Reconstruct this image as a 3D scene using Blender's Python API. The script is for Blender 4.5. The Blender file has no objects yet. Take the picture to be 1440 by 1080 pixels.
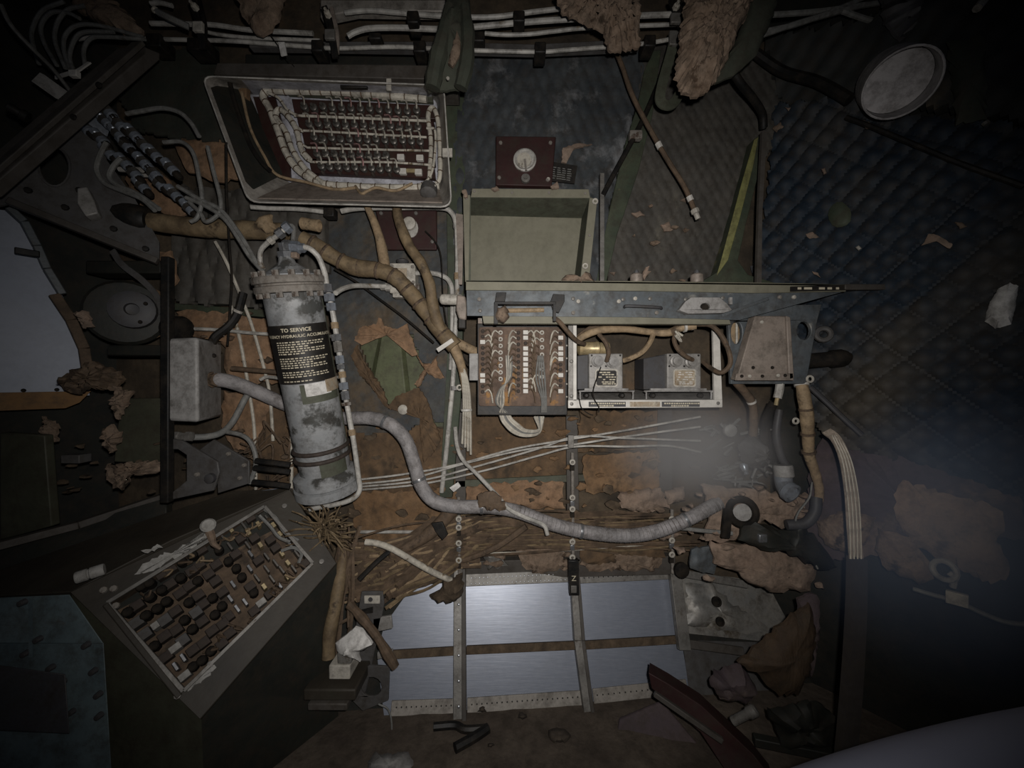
import bpy, bmesh, math, random
import numpy as np
from mathutils import Vector, Matrix, noise
from mathutils.geometry import tessellate_polygon

# ---------------------------------------------------------------- camera, world, light
F = 545.0                                   # focal length in pixels of the 1440x1080 frame
ZC = 0.88                                   # the camera is held low, by someone crouching
SC = bpy.context.scene
COL = SC.collection
cam_d = bpy.data.cameras.new('camera')
cam_d.sensor_width = 36.0
cam_d.lens = 36.0 * F / 1440.0
cam_d.clip_start = 0.02
cam = bpy.data.objects.new('camera', cam_d)
cam.location = (0, 0, ZC)
cam.rotation_euler = (math.radians(90), 0, 0)
COL.objects.link(cam)
SC.camera = cam

world = bpy.data.worlds.new('world')
SC.world = world
world.use_nodes = True
world.node_tree.nodes['Background'].inputs[0].default_value = (0.55, 0.65, 0.9, 1)
world.node_tree.nodes['Background'].inputs[1].default_value = 0.02

def lamp(name, loc, target, power, angle, blend, size, col):
    d = bpy.data.lights.new(name, 'SPOT')
    d.energy = power; d.spot_size = math.radians(angle); d.spot_blend = blend
    d.shadow_soft_size = size; d.color = col
    o = bpy.data.objects.new(name, d)
    o.location = loc
    o.rotation_euler = (Vector(target) - Vector(loc)).to_track_quat('-Z', 'Y').to_euler()
    COL.objects.link(o)
    return o
# the photographer's torch, held just beside the lens
lamp('torch', (0.035, -0.03, ZC + 0.05), (-0.02, 1.2, ZC + 0.02), 55, 122, 1.0, 0.012, (1.0, 0.965, 0.93))

SC.view_settings.view_transform = 'Standard'
SC.view_settings.look = 'None'
SC.view_settings.exposure = 0.0
SC.view_settings.gamma = 1.0
SC.view_settings.use_curve_mapping = False

# ---------------------------------------------------------------- materials
def lin(c):
    return tuple(((v / 255) / 12.92 if v / 255 <= 0.04045 else ((v / 255 + 0.055) / 1.055) ** 2.4) for v in c) + (1.0,)

MATS = {}
def dust(c, k=0.27, g=0.88):
    if c is None: return None
    l = .3 * c[0] + .55 * c[1] + .15 * c[2]
    return tuple((v + (l * t - v) * k) * g for v, t in zip(c, (1.02, 1.0, .96)))
def mat(name, c1, c2=None, sc=14, rough=0.7, metal=0.0, c3=None, s3=5.0, t3=0.58, w3=0.06, bump=0.15, bsc=60, lo=0.35, hi=0.65, spec=0.3, stretch=None, grime=0.7, aniso=0.0):
    c1, c2, c3 = dust(c1), dust(c2), dust(c3)
    m = bpy.data.materials.new(name); m.use_nodes = True
    nt = m.node_tree; N = nt.nodes; L = nt.links
    b = N['Principled BSDF']
    b.inputs['Roughness'].default_value = rough
    b.inputs['Metallic'].default_value = metal
    if aniso: b.inputs['Anisotropic'].default_value = aniso; b.inputs['Anisotropic Rotation'].default_value = .25
    b.inputs['Specular IOR Level'].default_value = spec
    tc = N.new('ShaderNodeTexCoord'); src = tc.outputs['Object']
    if stretch:
        mp = N.new('ShaderNodeMapping'); mp.inputs['Scale'].default_value = stretch
        L.new(src, mp.inputs[0]); src = mp.outputs[0]
    n1 = N.new('ShaderNodeTexNoise'); n1.inputs['Scale'].default_value = sc; n1.inputs['Detail'].default_value = 6
    n1.inputs['Roughness'].default_value = 0.62
    L.new(src, n1.inputs['Vector'])
    r = N.new('ShaderNodeValToRGB')
    r.color_ramp.elements[0].position = lo; r.color_ramp.elements[1].position = hi
    r.color_ramp.elements[0].color = lin(c1); r.color_ramp.elements[1].color = lin(c2 or c1)
    L.new(n1.outputs['Fac'], r.inputs[0])
    out = r.outputs[0]
    if c3:
        n2 = N.new('ShaderNodeTexNoise'); n2.inputs['Scale'].default_value = s3; n2.inputs['Detail'].default_value = 7
        n2.inputs['Roughness'].default_value = 0.65
        L.new(src, n2.inputs['Vector'])
        r2 = N.new('ShaderNodeValToRGB')
        r2.color_ramp.elements[0].position = t3; r2.color_ramp.elements[1].position = t3 + w3
        L.new(n2.outputs['Fac'], r2.inputs[0])
        mx = N.new('ShaderNodeMix'); mx.data_type = 'RGBA'
        L.new(r2.outputs[0], mx.inputs['Factor']); L.new(out, mx.inputs['A'])
        mx.inputs['B'].default_value = lin(c3)
        out = mx.outputs['Result']
    if grime:
        n4 = N.new('ShaderNodeTexNoise'); n4.inputs['Scale'].default_value = 26; n4.inputs['Detail'].default_value = 9
        n4.inputs['Roughness'].default_value = 0.75
        L.new(tc.outputs['Object'], n4.inputs['Vector'])
        r4 = N.new('ShaderNodeValToRGB')
        r4.color_ramp.elements[0].position = .44; r4.color_ramp.elements[1].position = .68
        r4.color_ramp.elements[0].color = (0, 0, 0, 1); r4.color_ramp.elements[1].color = (grime,) * 3 + (1,)
        L.new(n4.outputs['Fac'], r4.inputs[0])
        mg = N.new('ShaderNodeMix'); mg.data_type = 'RGBA'
        L.new(r4.outputs[0], mg.inputs['Factor']); L.new(out, mg.inputs['A'])
        mg.inputs['B'].default_value = lin((46, 40, 33))
        out = mg.outputs['Result']
    L.new(out, b.inputs['Base Color'])
    if bump:
        n3 = N.new('ShaderNodeTexNoise'); n3.inputs['Scale'].default_value = bsc; n3.inputs['Detail'].default_value = 4
        L.new(src, n3.inputs['Vector'])
        bp = N.new('ShaderNodeBump'); bp.inputs['Strength'].default_value = bump; bp.inputs['Distance'].default_value = 0.004
        L.new(n3.outputs['Fac'], bp.inputs['Height']); L.new(bp.outputs[0], b.inputs['Normal'])
    MATS[name] = m
    return m

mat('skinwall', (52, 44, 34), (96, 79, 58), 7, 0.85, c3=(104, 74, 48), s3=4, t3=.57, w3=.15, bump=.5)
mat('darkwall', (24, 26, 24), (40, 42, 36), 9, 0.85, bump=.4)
mat('black', (14, 14, 14), (26, 25, 24), 30, 0.55)
mat('rubber', (20, 19, 18), (36, 32, 28), 40, 0.85, spec=.12)
mat('quilt_blue', (46, 52, 58), (70, 76, 80), 9, 0.7, c3=(124, 126, 130), s3=6, t3=.53, w3=.12, bump=.3)
mat('quilt_slate', (66, 64, 60), (88, 83, 75), 8, 0.75, c3=(104, 98, 84), s3=4, t3=.64, bump=.3)
mat('quilt_dark', (34, 40, 42), (52, 54, 52), 8, 0.72, c3=(88, 78, 62), s3=4, t3=.62, bump=.3)
mat('quilt_right', (18, 36, 54), (38, 52, 66), 3.5, 0.7, c3=(76, 68, 56), s3=2.0, t3=.48, w3=.2, bump=.3)
mat('quilt_lower', (50, 58, 66), (76, 76, 72), 8, 0.7, c3=(92, 76, 56), s3=5, t3=.5, w3=.12, bump=.3)
mat('canvas', (52, 58, 46), (68, 72, 58), 12, 0.85, bump=.3)
mat('canvas_dark', (42, 48, 40), (60, 64, 54), 12, 0.85, bump=.3)
mat('foam', (112, 88, 68), (152, 126, 104), 22, 0.95, c3=(84, 62, 44), s3=16, t3=.6, bump=1.0, bsc=70)
mat('foam_pale', (138, 111, 92), (164, 138, 118), 12, 0.95, c3=(112, 80, 54), s3=8, t3=.62, bump=.7, bsc=60)
mat('board_orange', (116, 81, 47), (144, 107, 70), 10, 0.9, c3=(92, 66, 40), s3=7, t3=.58, w3=.15, bump=.5)
mat('board_tan', (138, 98, 64), (164, 124, 90), 10, 0.9, c3=(106, 74, 48), s3=8, t3=.6, w3=.12, bump=.5)
mat('board_rust', (86, 64, 42), (120, 89, 58), 9, 0.9, c3=(66, 54, 40), s3=6, t3=.53, w3=.15, bump=.6)
mat('leather', (62, 44, 28), (82, 60, 38), 8, 0.8, c3=(66, 44, 28), s3=10, t3=.6, bump=.5, stretch=(3, 3, .6))
mat('olive', (116, 113, 92), (126, 122, 102), 8, 0.6, c3=(134, 116, 84), s3=3.5, t3=.66, w3=.15, bump=.08, grime=.25)
mat('olive_dark', (72, 78, 62), (88, 92, 74), 8, 0.65, bump=.1)
mat('zinc_green', (80, 88, 54), (98, 104, 68), 8, 0.6, c3=(120, 114, 84), s3=7, t3=.62, bump=.1)
mat('frame_green', (50, 64, 48), (74, 82, 60), 10, 0.65, c3=(112, 108, 66), s3=8, t3=.62, bump=.15)
mat('yellow_green', (126, 128, 58), (146, 144, 78), 10, 0.6, bump=.1)
mat('slate_metal', (80, 90, 98), (104, 110, 114), 12, 0.5, 0.2, c3=(132, 132, 128), s3=16, t3=.62, bump=.1)
mat('alu', (126, 136, 156), (140, 148, 166), 3, 0.40, 0.35, bump=.04, bsc=1.0, spec=.5, grime=.1, stretch=(3, 160, 160))
mat('alu_warm', (130, 130, 128), (160, 154, 144), 14, 0.5, 0.35, c3=(96, 84, 66), s3=5, t3=.56, bump=.1)
mat('alu_dull', (112, 110, 106), (140, 136, 130), 14, 0.5, 0.3, c3=(92, 76, 58), s3=12, t3=.6, bump=.2)
mat('steel', (146, 150, 158), (176, 180, 186), 30, 0.32, 0.7, bump=.1)
mat('blue_steel', (138, 152, 170), (170, 180, 196), 30, 0.32, 0.5, bump=.1)
mat('box_grey', (150, 148, 146), (160, 158, 156), 30, 0.55, 0.0, bump=.08, bsc=200)
mat('acc_grey', (136, 140, 144), (160, 162, 164), 14, 0.62, 0.08, c3=(76, 78, 76), s3=11, t3=.53, bump=.1)
mat('acc_rust', (116, 106, 96), (156, 150, 142), 24, 0.7, 0.1, c3=(88, 58, 40), s3=12, t3=.55, bump=.5)
mat('white', (180, 174, 160), (202, 196, 184), 20, 0.5, c3=(150, 138, 118), s3=18, t3=.63, bump=.1)
mat('white_tube', (168, 166, 160), (196, 192, 184), 16, 0.45, c3=(146, 128, 104), s3=22, t3=.62, bump=.1)
mat('white_clean', (208, 204, 196), None, 10, 0.45, bump=0, grime=.35)
mat('wire_white', (180, 173, 156), (208, 200, 184), 30, 0.6, c3=(130, 110, 80), s3=30, t3=.6, bump=.2)
mat('wire_grey', (108, 109, 107), (136, 136, 132), 30, 0.6, bump=.2)
mat('wire_brown', (82, 64, 47), (118, 92, 68), 20, 0.8, c3=(72, 56, 42), s3=12, t3=.58, bump=.5)
mat('wire_tan', (144, 116, 82), (176, 146, 106), 22, 0.75, c3=(96, 74, 50), s3=14, t3=.6, bump=.5)
mat('harness', (106, 84, 56), (144, 119, 82), 16, 0.7, c3=(86, 66, 44), s3=12, t3=.58, bump=.4, stretch=(1, 1, 1))
mat('conduit', (132, 129, 131), (156, 151, 152), 30, 0.65, 0.05, c3=(116, 106, 100), s3=10, t3=.6, bump=.5, bsc=160)
mat('bakelite', (50, 24, 22), (66, 34, 29), 12, 0.5, bump=.1)
mat('bakelite_dust', (98, 74, 60), (124, 98, 80), 20, 0.8, c3=(166, 112, 50), s3=9, t3=.57, bump=.4)
mat('maroon', (50, 22, 22), (64, 30, 28), 10, 0.6, bump=.1)
mat('stud', (92, 88, 84), (122, 118, 112), 60, 0.4, 0.5, bump=.1)
mat('stud_dark', (48, 39, 35), (74, 60, 52), 60, 0.75, 0.0, bump=.1)
mat('pink', (176, 120, 120), (190, 140, 136), 30, 0.6, bump=0)
mat('jbox', (146, 139, 130), (170, 163, 154), 8, 0.5, 0.15, c3=(120, 98, 72), s3=5, t3=.58, w3=.12, bump=.1)
mat('jbox_bright', (168, 168, 180), (206, 208, 222), 16, 0.45, 0.1, bump=.05)
mat('print_black', (24, 22, 20), (30, 28, 26), 20, 0.55, bump=0)
mat('print_cream', (206, 194, 164), None, 20, 0.6, bump=0, grime=.2)
mat('paper', (214, 212, 210), (226, 224, 220), 20, 0.7, bump=.05)
mat('paper_worn', (150, 122, 88), (196, 182, 158), 60, 0.8, bump=.2)
mat('relay_grey', (148, 145, 142), (164, 161, 156), 14, 0.5, 0.2, bump=.06)
mat('relay_dark', (60, 60, 64), (74, 74, 78), 14, 0.55, bump=.06)
mat('cover_tan', (140, 124, 112), (152, 138, 126), 12, 0.55, 0.1, bump=.06)
mat('beam_grey', (70, 65, 60), (86, 80, 74), 8, 0.6, c3=(76, 68, 60), s3=6, t3=.6, bump=.12)
mat('plate_grey', (74, 73, 74), (90, 88, 87), 8, 0.6, c3=(76, 72, 68), s3=5, t3=.6, bump=.12)
mat('console', (48, 43, 35), (66, 59, 48), 8, 0.6, c3=(58, 56, 46), s3=5, t3=.56, w3=.15, bump=.15)
mat('console_dark', (28, 30, 26), (42, 44, 38), 8, 0.6, c3=(60, 60, 54), s3=14, t3=.66, bump=.15)
mat('console_green', (60, 62, 46), (76, 76, 58), 8, 0.6, bump=.12)
mat('teal', (74, 94, 102), (94, 114, 120), 8, 0.55, c3=(86, 92, 92), s3=12, t3=.66, bump=.15)
mat('chip_white', (150, 148, 144), (176, 174, 168), 30, 0.6, bump=.1)
mat('gold', (190, 160, 106), (210, 186, 132), 30, 0.4, 0.4, bump=0)
mat('floor', (74, 62, 52), (104, 90, 76), 7, 0.9, c3=(46, 38, 32), s3=5, t3=.58, w3=.12, bump=.6)
mat('dirt', (76, 60, 44), (104, 84, 62), 40, 0.95, bump=1.0)
mat('lilac', (128, 134, 162), (138, 143, 170), 2, 0.6, bump=0, grime=0)  # tone of the lower right glow, given to the added hump
mat('duct_grey', (170, 166, 168), (190, 186, 188), 5, 0.6, bump=.1)
mat('pipe_blue', (104, 112, 124), (124, 130, 140), 14, 0.6, bump=.2)
mat('sky_skin', (146, 156, 176), (158, 166, 184), 3, 0.55, 0.1, bump=.04, grime=.15)
mat('ochre', (128, 84, 34), (146, 100, 46), 8, 0.7, bump=.1)
mat('purple', (70, 58, 66), (92, 74, 74), 6, 0.8, c3=(120, 98, 84), s3=6, t3=.58, bump=.3)
mat('strap', (150, 134, 116), (176, 158, 140), 60, 0.85, bump=.4, stretch=(6, 6, .3))
mat('strap_dark', (50, 44, 42), (60, 54, 50), 30, 0.85, bump=.3)

# ---------------------------------------------------------------- geometry helpers
def P(x, y, d=1.2):
    return Vector(((x - 720) / F * d, d, ZC - (y - 540) / F * d))
def V(p, d=None):
    if isinstance(p, Vector): return p
    return P(p[0], p[1], p[2] if len(p) > 2 else d)
def onplane(x, y, pl, off=0.0):
    """the point of a plane (point, normal towards the camera side) seen at x, y"""
    o = Vector((0, 0, ZC)); r = P(x, y, 1.0) - o
    t = ((pl[0] + pl[1] * off) - o).dot(pl[1]) / r.dot(pl[1])
    return o + r * t
def plane3(a, b, c):
    n = (b - a).cross(c - a).normalized()
    if n.dot(Vector((0, 0, ZC)) - a) < 0: n = -n
    return (a, n)
RIGHT = (Vector((0.78, 1.2, 0)), Vector((-0.803, -0.596, 0)))
LEFT = (P(232, 500, 1.16), plane3(P(232, 500, 1.16), P(232, 700, 1.16), P(0, 500, 0.92))[1])
LOW = plane3(P(600, 815, 1.175), P(900, 815, 1.215), P(700, 1000, 1.05))
FLOOR = (Vector((0, 0, 0.0)), Vector((0, 0, 1)))
def PR(x, y, off=0.0): return onplane(x, y, RIGHT, off)
def PLf(x, y, off=0.0): return onplane(x, y, LEFT, off)
def PW(x, y, off=0.0): return onplane(x, y, LOW, off)
def PF(x, y, off=0.0): return onplane(x, y, FLOOR, off)

def smooth(pts, n=6):
    if len(pts) < 3: return pts
    out = []
    q = [pts[0] * 2 - pts[1]] + list(pts) + [pts[-1] * 2 - pts[-2]]
    for i in range(1, len(q) - 2):
        a, b, c, d = q[i - 1:i + 3]
        for k in range(n):
            t = k / n
            out.append(0.5 * ((2 * b) + (c - a) * t + (2 * a - 5 * b + 4 * c - d) * t * t + (3 * b - a - 3 * c + d) * t ** 3))
    out.append(pts[-1])
    return out

class B:
    def __init__(s): s.bm = bmesh.new()
    def vs(s, pts): return [s.bm.verts.new(p) for p in pts]
    def f(s, vv):
        try: s.bm.faces.new(vv)
        except ValueError: pass
    def hexa(s, p):      # 8 points: 4 front, 4 back
        v = s.vs(p)
        for q in ((0, 1, 2, 3), (7, 6, 5, 4), (0, 4, 5, 1), (1, 5, 6, 2), (2, 6, 7, 3), (3, 7, 4, 0)): s.f([v[i] for i in q])
        return s
    def box(s, x0, y0, x1, y1, d, t):        # pixel rectangle whose front is at depth d, t metres deep
        a = [P(x0, y0, d), P(x1, y0, d), P(x1, y1, d), P(x0, y1, d)]
        return s.hexa(a + [p + Vector((0, t, 0)) for p in a])
    def cube(s, c, hx, hy, hz):
        a = [c + Vector(q) for q in ((-hx, -hy, hz), (hx, -hy, hz), (hx, -hy, -hz), (-hx, -hy, -hz))]
        return s.hexa(a + [p + Vector((0, 2 * hy, 0)) for p in a])
    def obox(s, c, u, v, w):                 # half-axis vectors
        a = [c - u + v - w, c + u + v - w, c + u - v - w, c - u - v - w]
        return s.hexa(a + [p + 2 * w for p in a])
    def bar(s, a, b, w, t, n=Vector((0, -1, 0))):   # flat bar from a to b: w wide, t thick along n
        d = (b - a); u = d * .5; side = d.cross(n).normalized() * (w / 2); nn = side.cross(d).normalized() * (t / 2)
        return s.obox((a + b) / 2, u, side, nn)
    def prism(s, front, off, holes=()):
        loops = [list(front)] + [list(h) for h in holes]
        n = Vector((0, 0, 0)); L0 = loops[0]
        for i in range(len(L0)): n += L0[i].cross(L0[(i + 1) % len(L0)])
        tri = tessellate_polygon(loops)
        flat = [p for l in loops for p in l]
        fv = s.vs(flat); bv = s.vs([p + off for p in flat])
        for t in tri:
            s.f([fv[i] for i in t]); s.f([bv[i] for i in reversed(t)])
        k = 0
        for l in loops:
            m = len(l)
            for i in range(m):
                a, b = k + i, k + (i + 1) % m
                s.f([fv[a], fv[b], bv[b], bv[a]])
            k += m
        return s
    def plate(s, poly, d=1.2, t=0.004, holes=()):
        return s.prism([V(p, d) for p in poly], Vector((0, t, 0)), [[V(p, d) for p in h] for h in holes])
    def tube(s, pts, r, n=8, sm=6, cap=True, d=1.2, wob=0.0):
        pts = [V(p, d) for p in pts]
        c = smooth(pts, sm) if sm else pts
        m = len(c)
        rings = []; up = Vector((0.13, -0.9, 0.31)).normalized()
        for i, p in enumerate(c):
            tg = (c[min(i + 1, m - 1)] - c[max(i - 1, 0)])
            if tg.length < 1e-9: tg = Vector((0, 0, 1))
            tg.normalize()
            u = up - tg * up.dot(tg)
            if u.length < 1e-4: u = tg.orthogonal()
            u.normalize(); w = tg.cross(u); up = u
            if isinstance(r, (list, tuple)):
                q = i / max(m - 1, 1) * (len(r) - 1); k = min(int(q), len(r) - 2); rr = r[k] + (r[k + 1] - r[k]) * (q - k)
            else: rr = r
            if wob: rr *= 1 + wob * noise.noise(p * 45)
            rings.append(s.vs([p + (u * math.cos(2 * math.pi * j / n) + w * math.sin(2 * math.pi * j / n)) * rr for j in range(n)]))
        for a, b in zip(rings, rings[1:]):
            for j in range(n): s.f([a[j], a[(j + 1) % n], b[(j + 1) % n], b[j]])
        if cap: s.f(rings[0][::-1]); s.f(rings[-1])
        return s
    def ribbon(s, pts, w, t, d=1.2, n=Vector((0, -1, 0)), sm=6):   # flat strap along points
        c = smooth([V(p, d) for p in pts], sm); m = len(c); prev = None
        first = None
        for i, p in enumerate(c):
            tg = (c[min(i + 1, m - 1)] - c[max(i - 1, 0)]).normalized()
            sd = tg.cross(n).normalized(); nn = sd.cross(tg).normalized()
            ww = w if not isinstance(w, (list, tuple)) else w[0] + (w[1] - w[0]) * i / (m - 1)
            ring = s.vs([p + sd * ww / 2 + nn * t / 2, p - sd * ww / 2 + nn * t / 2, p - sd * ww / 2 - nn * t / 2, p + sd * ww / 2 - nn * t / 2])
            if prev:
                for j in range(4): s.f([prev[j], prev[(j + 1) % 4], ring[(j + 1) % 4], ring[j]])
            else: first = ring
            prev = ring
        s.f(first[::-1]); s.f(prev)
        return s
    def lathe(s, o, ax, prof, n=16, ang=0.0):     # prof: (radius, distance along ax) from o
        ax = ax.normalized(); u = ax.orthogonal().normalized(); w = ax.cross(u)
        rings = []
        for r, h in prof:
            if r < 1e-6: rings.append(s.vs([o + ax * h]))
            else: rings.append(s.vs([o + ax * h + (u * math.cos(ang + 2 * math.pi * j / n) + w * math.sin(ang + 2 * math.pi * j / n)) * r for j in range(n)]))
        for a, b in zip(rings, rings[1:]):
            if len(a) == 1 and len(b) == 1: continue
            for j in range(n):
                k = (j + 1) % n
                if len(a) == 1: s.f([a[0], b[k], b[j]])
                elif len(b) == 1: s.f([a[j], a[k], b[0]])
                else: s.f([a[j], a[k], b[k], b[j]])
        if len(rings[0]) > 1: s.f(rings[0][::-1])
        if len(rings[-1]) > 1: s.f(rings[-1])
        return s
    def torus(s, o, ax, R, r, n=14, m=6):
        ax = ax.normalized(); u = ax.orthogonal().normalized(); w = ax.cross(u); rings = []
        for j in range(n):
            a = 2 * math.pi * j / n; e = u * math.cos(a) + w * math.sin(a)
            rings.append(s.vs([o + e * (R + r * math.cos(2 * math.pi * k / m)) + ax * (r * math.sin(2 * math.pi * k / m)) for k in range(m)]))
        for j in range(n):
            a, b = rings[j], rings[(j + 1) % n]
            for k in range(m): s.f([a[k], a[(k + 1) % m], b[(k + 1) % m], b[k]])
        return s
    def ball(s, c, r, n=8, sq=Vector((1, 1, 1))):
        rows = 5
        top = s.vs([c + Vector((0, 0, r * sq.z))])[0]; prev = None
        for i in range(1, rows):
            a = math.pi * i / rows
            ring = s.vs([c + Vector((math.sin(a) * math.cos(2 * math.pi * j / n) * sq.x, math.sin(a) * math.sin(2 * math.pi * j / n) * sq.y, math.cos(a) * sq.z)) * r for j in range(n)])
            for j in range(n):
                if prev: s.f([prev[j], prev[(j + 1) % n], ring[(j + 1) % n], ring[j]])
                else: s.f([top, ring[(j + 1) % n], ring[j]])
            prev = ring
        bot = s.vs([c - Vector((0, 0, r * sq.z))])[0]
        for j in range(n): s.f([prev[j], prev[(j + 1) % n], bot])
        return s
    def lump(s, poly, d=1.2, t=0.03, amp=0.012, fr=14, step=7, jit=3.0, seed=0, rings=6, proj=None, power=4, rough=.25):
        """a torn, rough piece: a ragged outline with a domed noisy front and a back"""
        rnd = random.Random(seed)
        o = rag(poly, step, jit, rnd)
        cx = sum(p[0] for p in o) / len(o); cy = sum(p[1] for p in o) / len(o)
        pr = proj or (lambda x, y, off: P(x, y, d) + Vector((0, -off, 0)))
        prev = None
        for k in range(rings, -1, -1):
            q = k / rings
            pts = []
            for (x, y) in o:
                X = cx + (x - cx) * q; Y = cy + (y - cy) * q
                base = pr(X, Y, 0)
                h = t * (1 - q ** power) + amp * noise.noise(base * fr + Vector((seed, 0, 0))) * (1 if q < 1 else .3)
                h += amp * .5 * noise.noise(base * fr * 3.1) + amp * rough * noise.noise(base * fr * 7.7)
                pts.append(pr(X, Y, max(h, 0.001)))
            if k == 0:
                c = s.vs([sum(pts, Vector()) / len(pts)])[0]
                for j in range(len(o)): s.f([prev[j], prev[(j + 1) % len(o)], c])
            else:
                ring = s.vs(pts)
                if prev:
                    for j in range(len(o)): s.f([prev[j], prev[(j + 1) % len(o)], ring[(j + 1) % len(o)], ring[j]])
                else:
                    back = s.vs([pr(x, y, -0.006) for x, y in o]); s.f(back[::-1])
                    for j in range(len(o)): s.f([back[j], back[(j + 1) % len(o)], ring[(j + 1) % len(o)], ring[j]])
                prev = ring
        return s
    def quilt(s, O, U, W, Nn, poly, cell=0.05, amp=0.006, step=0.008, thick=0.012, sag=0.012, seed=0, holes=(), jit=0.006, cw=None):
        """quilted blanket: diamonds pressed into a padded sheet; poly in plane metres (u, w)"""
        us = [p[0] for p in poly]; ws = [p[1] for p in poly]
        nu = int((max(us) - min(us)) / step) + 2; nw = int((max(ws) - min(ws)) / step) + 2
        cw = cw or cell
        inside = {}; verts = {}
        def H(u, w):
            a = (u / cell + w / cw); b = (u / cell - w / cw)
            h = (abs(math.sin(math.pi * a)) * abs(math.sin(math.pi * b))) ** 0.42
            p = Vector((u, w, seed))
            return amp * h + sag * noise.noise(p * 4.3) + .003 * noise.noise(p * 17)
        def pin(u, w, pg):
            c = False; j = len(pg) - 1
            for i in range(len(pg)):
                if (pg[i][1] > w) != (pg[j][1] > w) and u < (pg[j][0] - pg[i][0]) * (w - pg[i][1]) / (pg[j][1] - pg[i][1]) + pg[i][0]: c = not c
                j = i
            return c
        u0, w0 = min(us), min(ws)
        quads = []
        for i in range(nu):
            for j in range(nw):
                u = u0 + (i + .5) * step; w = w0 + (j + .5) * step
                q = Vector((u * 30, w * 30, seed + 9.0))
                uu = u + jit * noise.noise(q) * 2; ww = w + jit * noise.noise(q + Vector((7, 3, 1))) * 2
                if pin(uu, ww, poly) and not any(pin(uu, ww, h) for h in holes): quads.append((i, j))
        def vert(i, j, back):
            k = (i, j, back)
            if k not in verts:
                u = u0 + i * step; w = w0 + j * step
                verts[k] = s.bm.verts.new(O + U * u + W * w + Nn * ((H(u, w)) if not back else -thick))
            return verts[k]
        qs = set(quads)
        for i, j in quads:
            s.f([vert(i, j, 0), vert(i + 1, j, 0), vert(i + 1, j + 1, 0), vert(i, j + 1, 0)])
            for (di, dj, a, b) in ((-1, 0, (0, 0), (0, 1)), (1, 0, (1, 1), (1, 0)), (0, -1, (1, 0), (0, 0)), (0, 1, (0, 1), (1, 1))):
                if (i + di, j + dj) not in qs:
                    s.f([vert(i + a[0], j + a[1], 0), vert(i + b[0], j + b[1], 0), vert(i + b[0], j + b[1], 1), vert(i + a[0], j + a[1], 1)])
        return s

def rag(poly, step, jit, rnd):
    out = []
    for i in range(len(poly)):
        a, b = poly[i], poly[(i + 1) % len(poly)]
        L = math.hypot(b[0] - a[0], b[1] - a[1]); n = max(1, int(L / step))
        for k in range(n):
            t = k / n
            out.append((a[0] + (b[0] - a[0]) * t + rnd.uniform(-jit, jit), a[1] + (b[1] - a[1]) * t + rnd.uniform(-jit, jit)))
    return out
def circ(x, y, rx, ry=None, n=16, rot=0.0):
    ry = ry or rx
    return [(x + rx * math.cos(a) * math.cos(rot) - ry * math.sin(a) * math.sin(rot), y + rx * math.cos(a) * math.sin(rot) + ry * math.sin(a) * math.cos(rot)) for a in [2 * math.pi * k / n for k in range(n)]]
def rrect(p, r, n=4):
    """rounded polygon corners"""
    out = []; m = len(p)
    for i in range(m):
        a, b, c = Vector(p[i - 1]), Vector(p[i]), Vector(p[(i + 1) % m])
        u = (a - b).normalized() * r; w = (c - b).normalized() * r
        for k in range(n + 1):
            t = k / n
            q = b + u * (1 - t) ** 2 + w * t ** 2
            out.append((q.x, q.y))
    return out
def px(d): return d / F       # metres per pixel at depth d

def link_mesh(name, b, m, origin):
    bmesh.ops.recalc_face_normals(b.bm, faces=b.bm.faces)
    me = bpy.data.meshes.new(name)
    bmesh.ops.translate(b.bm, verts=b.bm.verts, vec=-origin)
    b.bm.to_mesh(me); b.bm.free()
    me.polygons.foreach_set('use_smooth', [True] * len(me.polygons))
    me.set_sharp_from_angle(angle=math.radians(38))
    me.materials.append(MATS[m])
    o = bpy.data.objects.new(name, me)
    o.location = origin
    COL.objects.link(o)
    return o
def tag(o, label=None, cat=None, group=None, kind=None):
    if label: o['label'] = label
    if cat: o['category'] = cat
    if group: o['group'] = group
    if kind: o['kind'] = kind
    return o
def wloc(o):
    return o.location + (wloc(o.parent) if o.parent else Vector((0, 0, 0)))
def ctr(b):
    n = max(1, len(b.bm.verts)); c = Vector((0, 0, 0))
    for v in b.bm.verts: c += v.co
    return c / n
def bevel(o, w):
    md = o.modifiers.new('bevel', 'BEVEL'); md.width = w; md.segments = 2; md.limit_method = 'ANGLE'; md.angle_limit = math.radians(50)
    return o
def O(name, b, m, label, cat, group=None, kind=None, bev=0):
    o = link_mesh(name, b, m, ctr(b)); tag(o, label, cat, group, kind)
    return bevel(o, bev) if bev else o
def T(name, label, cat, loc, group=None):
    o = bpy.data.objects.new(name, None); o.empty_display_size = 0.02; o.location = loc
    COL.objects.link(o)
    return tag(o, label, cat, group)
def Q(name, b, m, parent, bev=0, label=None, kind=None):
    c = ctr(b); o = link_mesh(name, b, m, c)
    o.parent = parent; o.location = c - wloc(parent)
    tag(o, label, None, None, kind)
    return bevel(o, bev) if bev else o
def CP(src, c, parent, name=None):
    """another piece that shares src's mesh, centred at c"""
    o = bpy.data.objects.new(name or src.name.split('.')[0], src.data)
    COL.objects.link(o); o.parent = parent; o.location = c - (wloc(parent) if parent else Vector((0, 0, 0)))
    for md in src.modifiers:
        k = o.modifiers.new(md.name, md.type); k.width = md.width; k.segments = md.segments; k.limit_method = md.limit_method; k.angle_limit = md.angle_limit
    return o
def S(name, b, m, parent=None):
    if parent: return Q(name, b, m, parent)
    o = link_mesh(name, b, m, ctr(b)); o['kind'] = 'structure'
    return o
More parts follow.
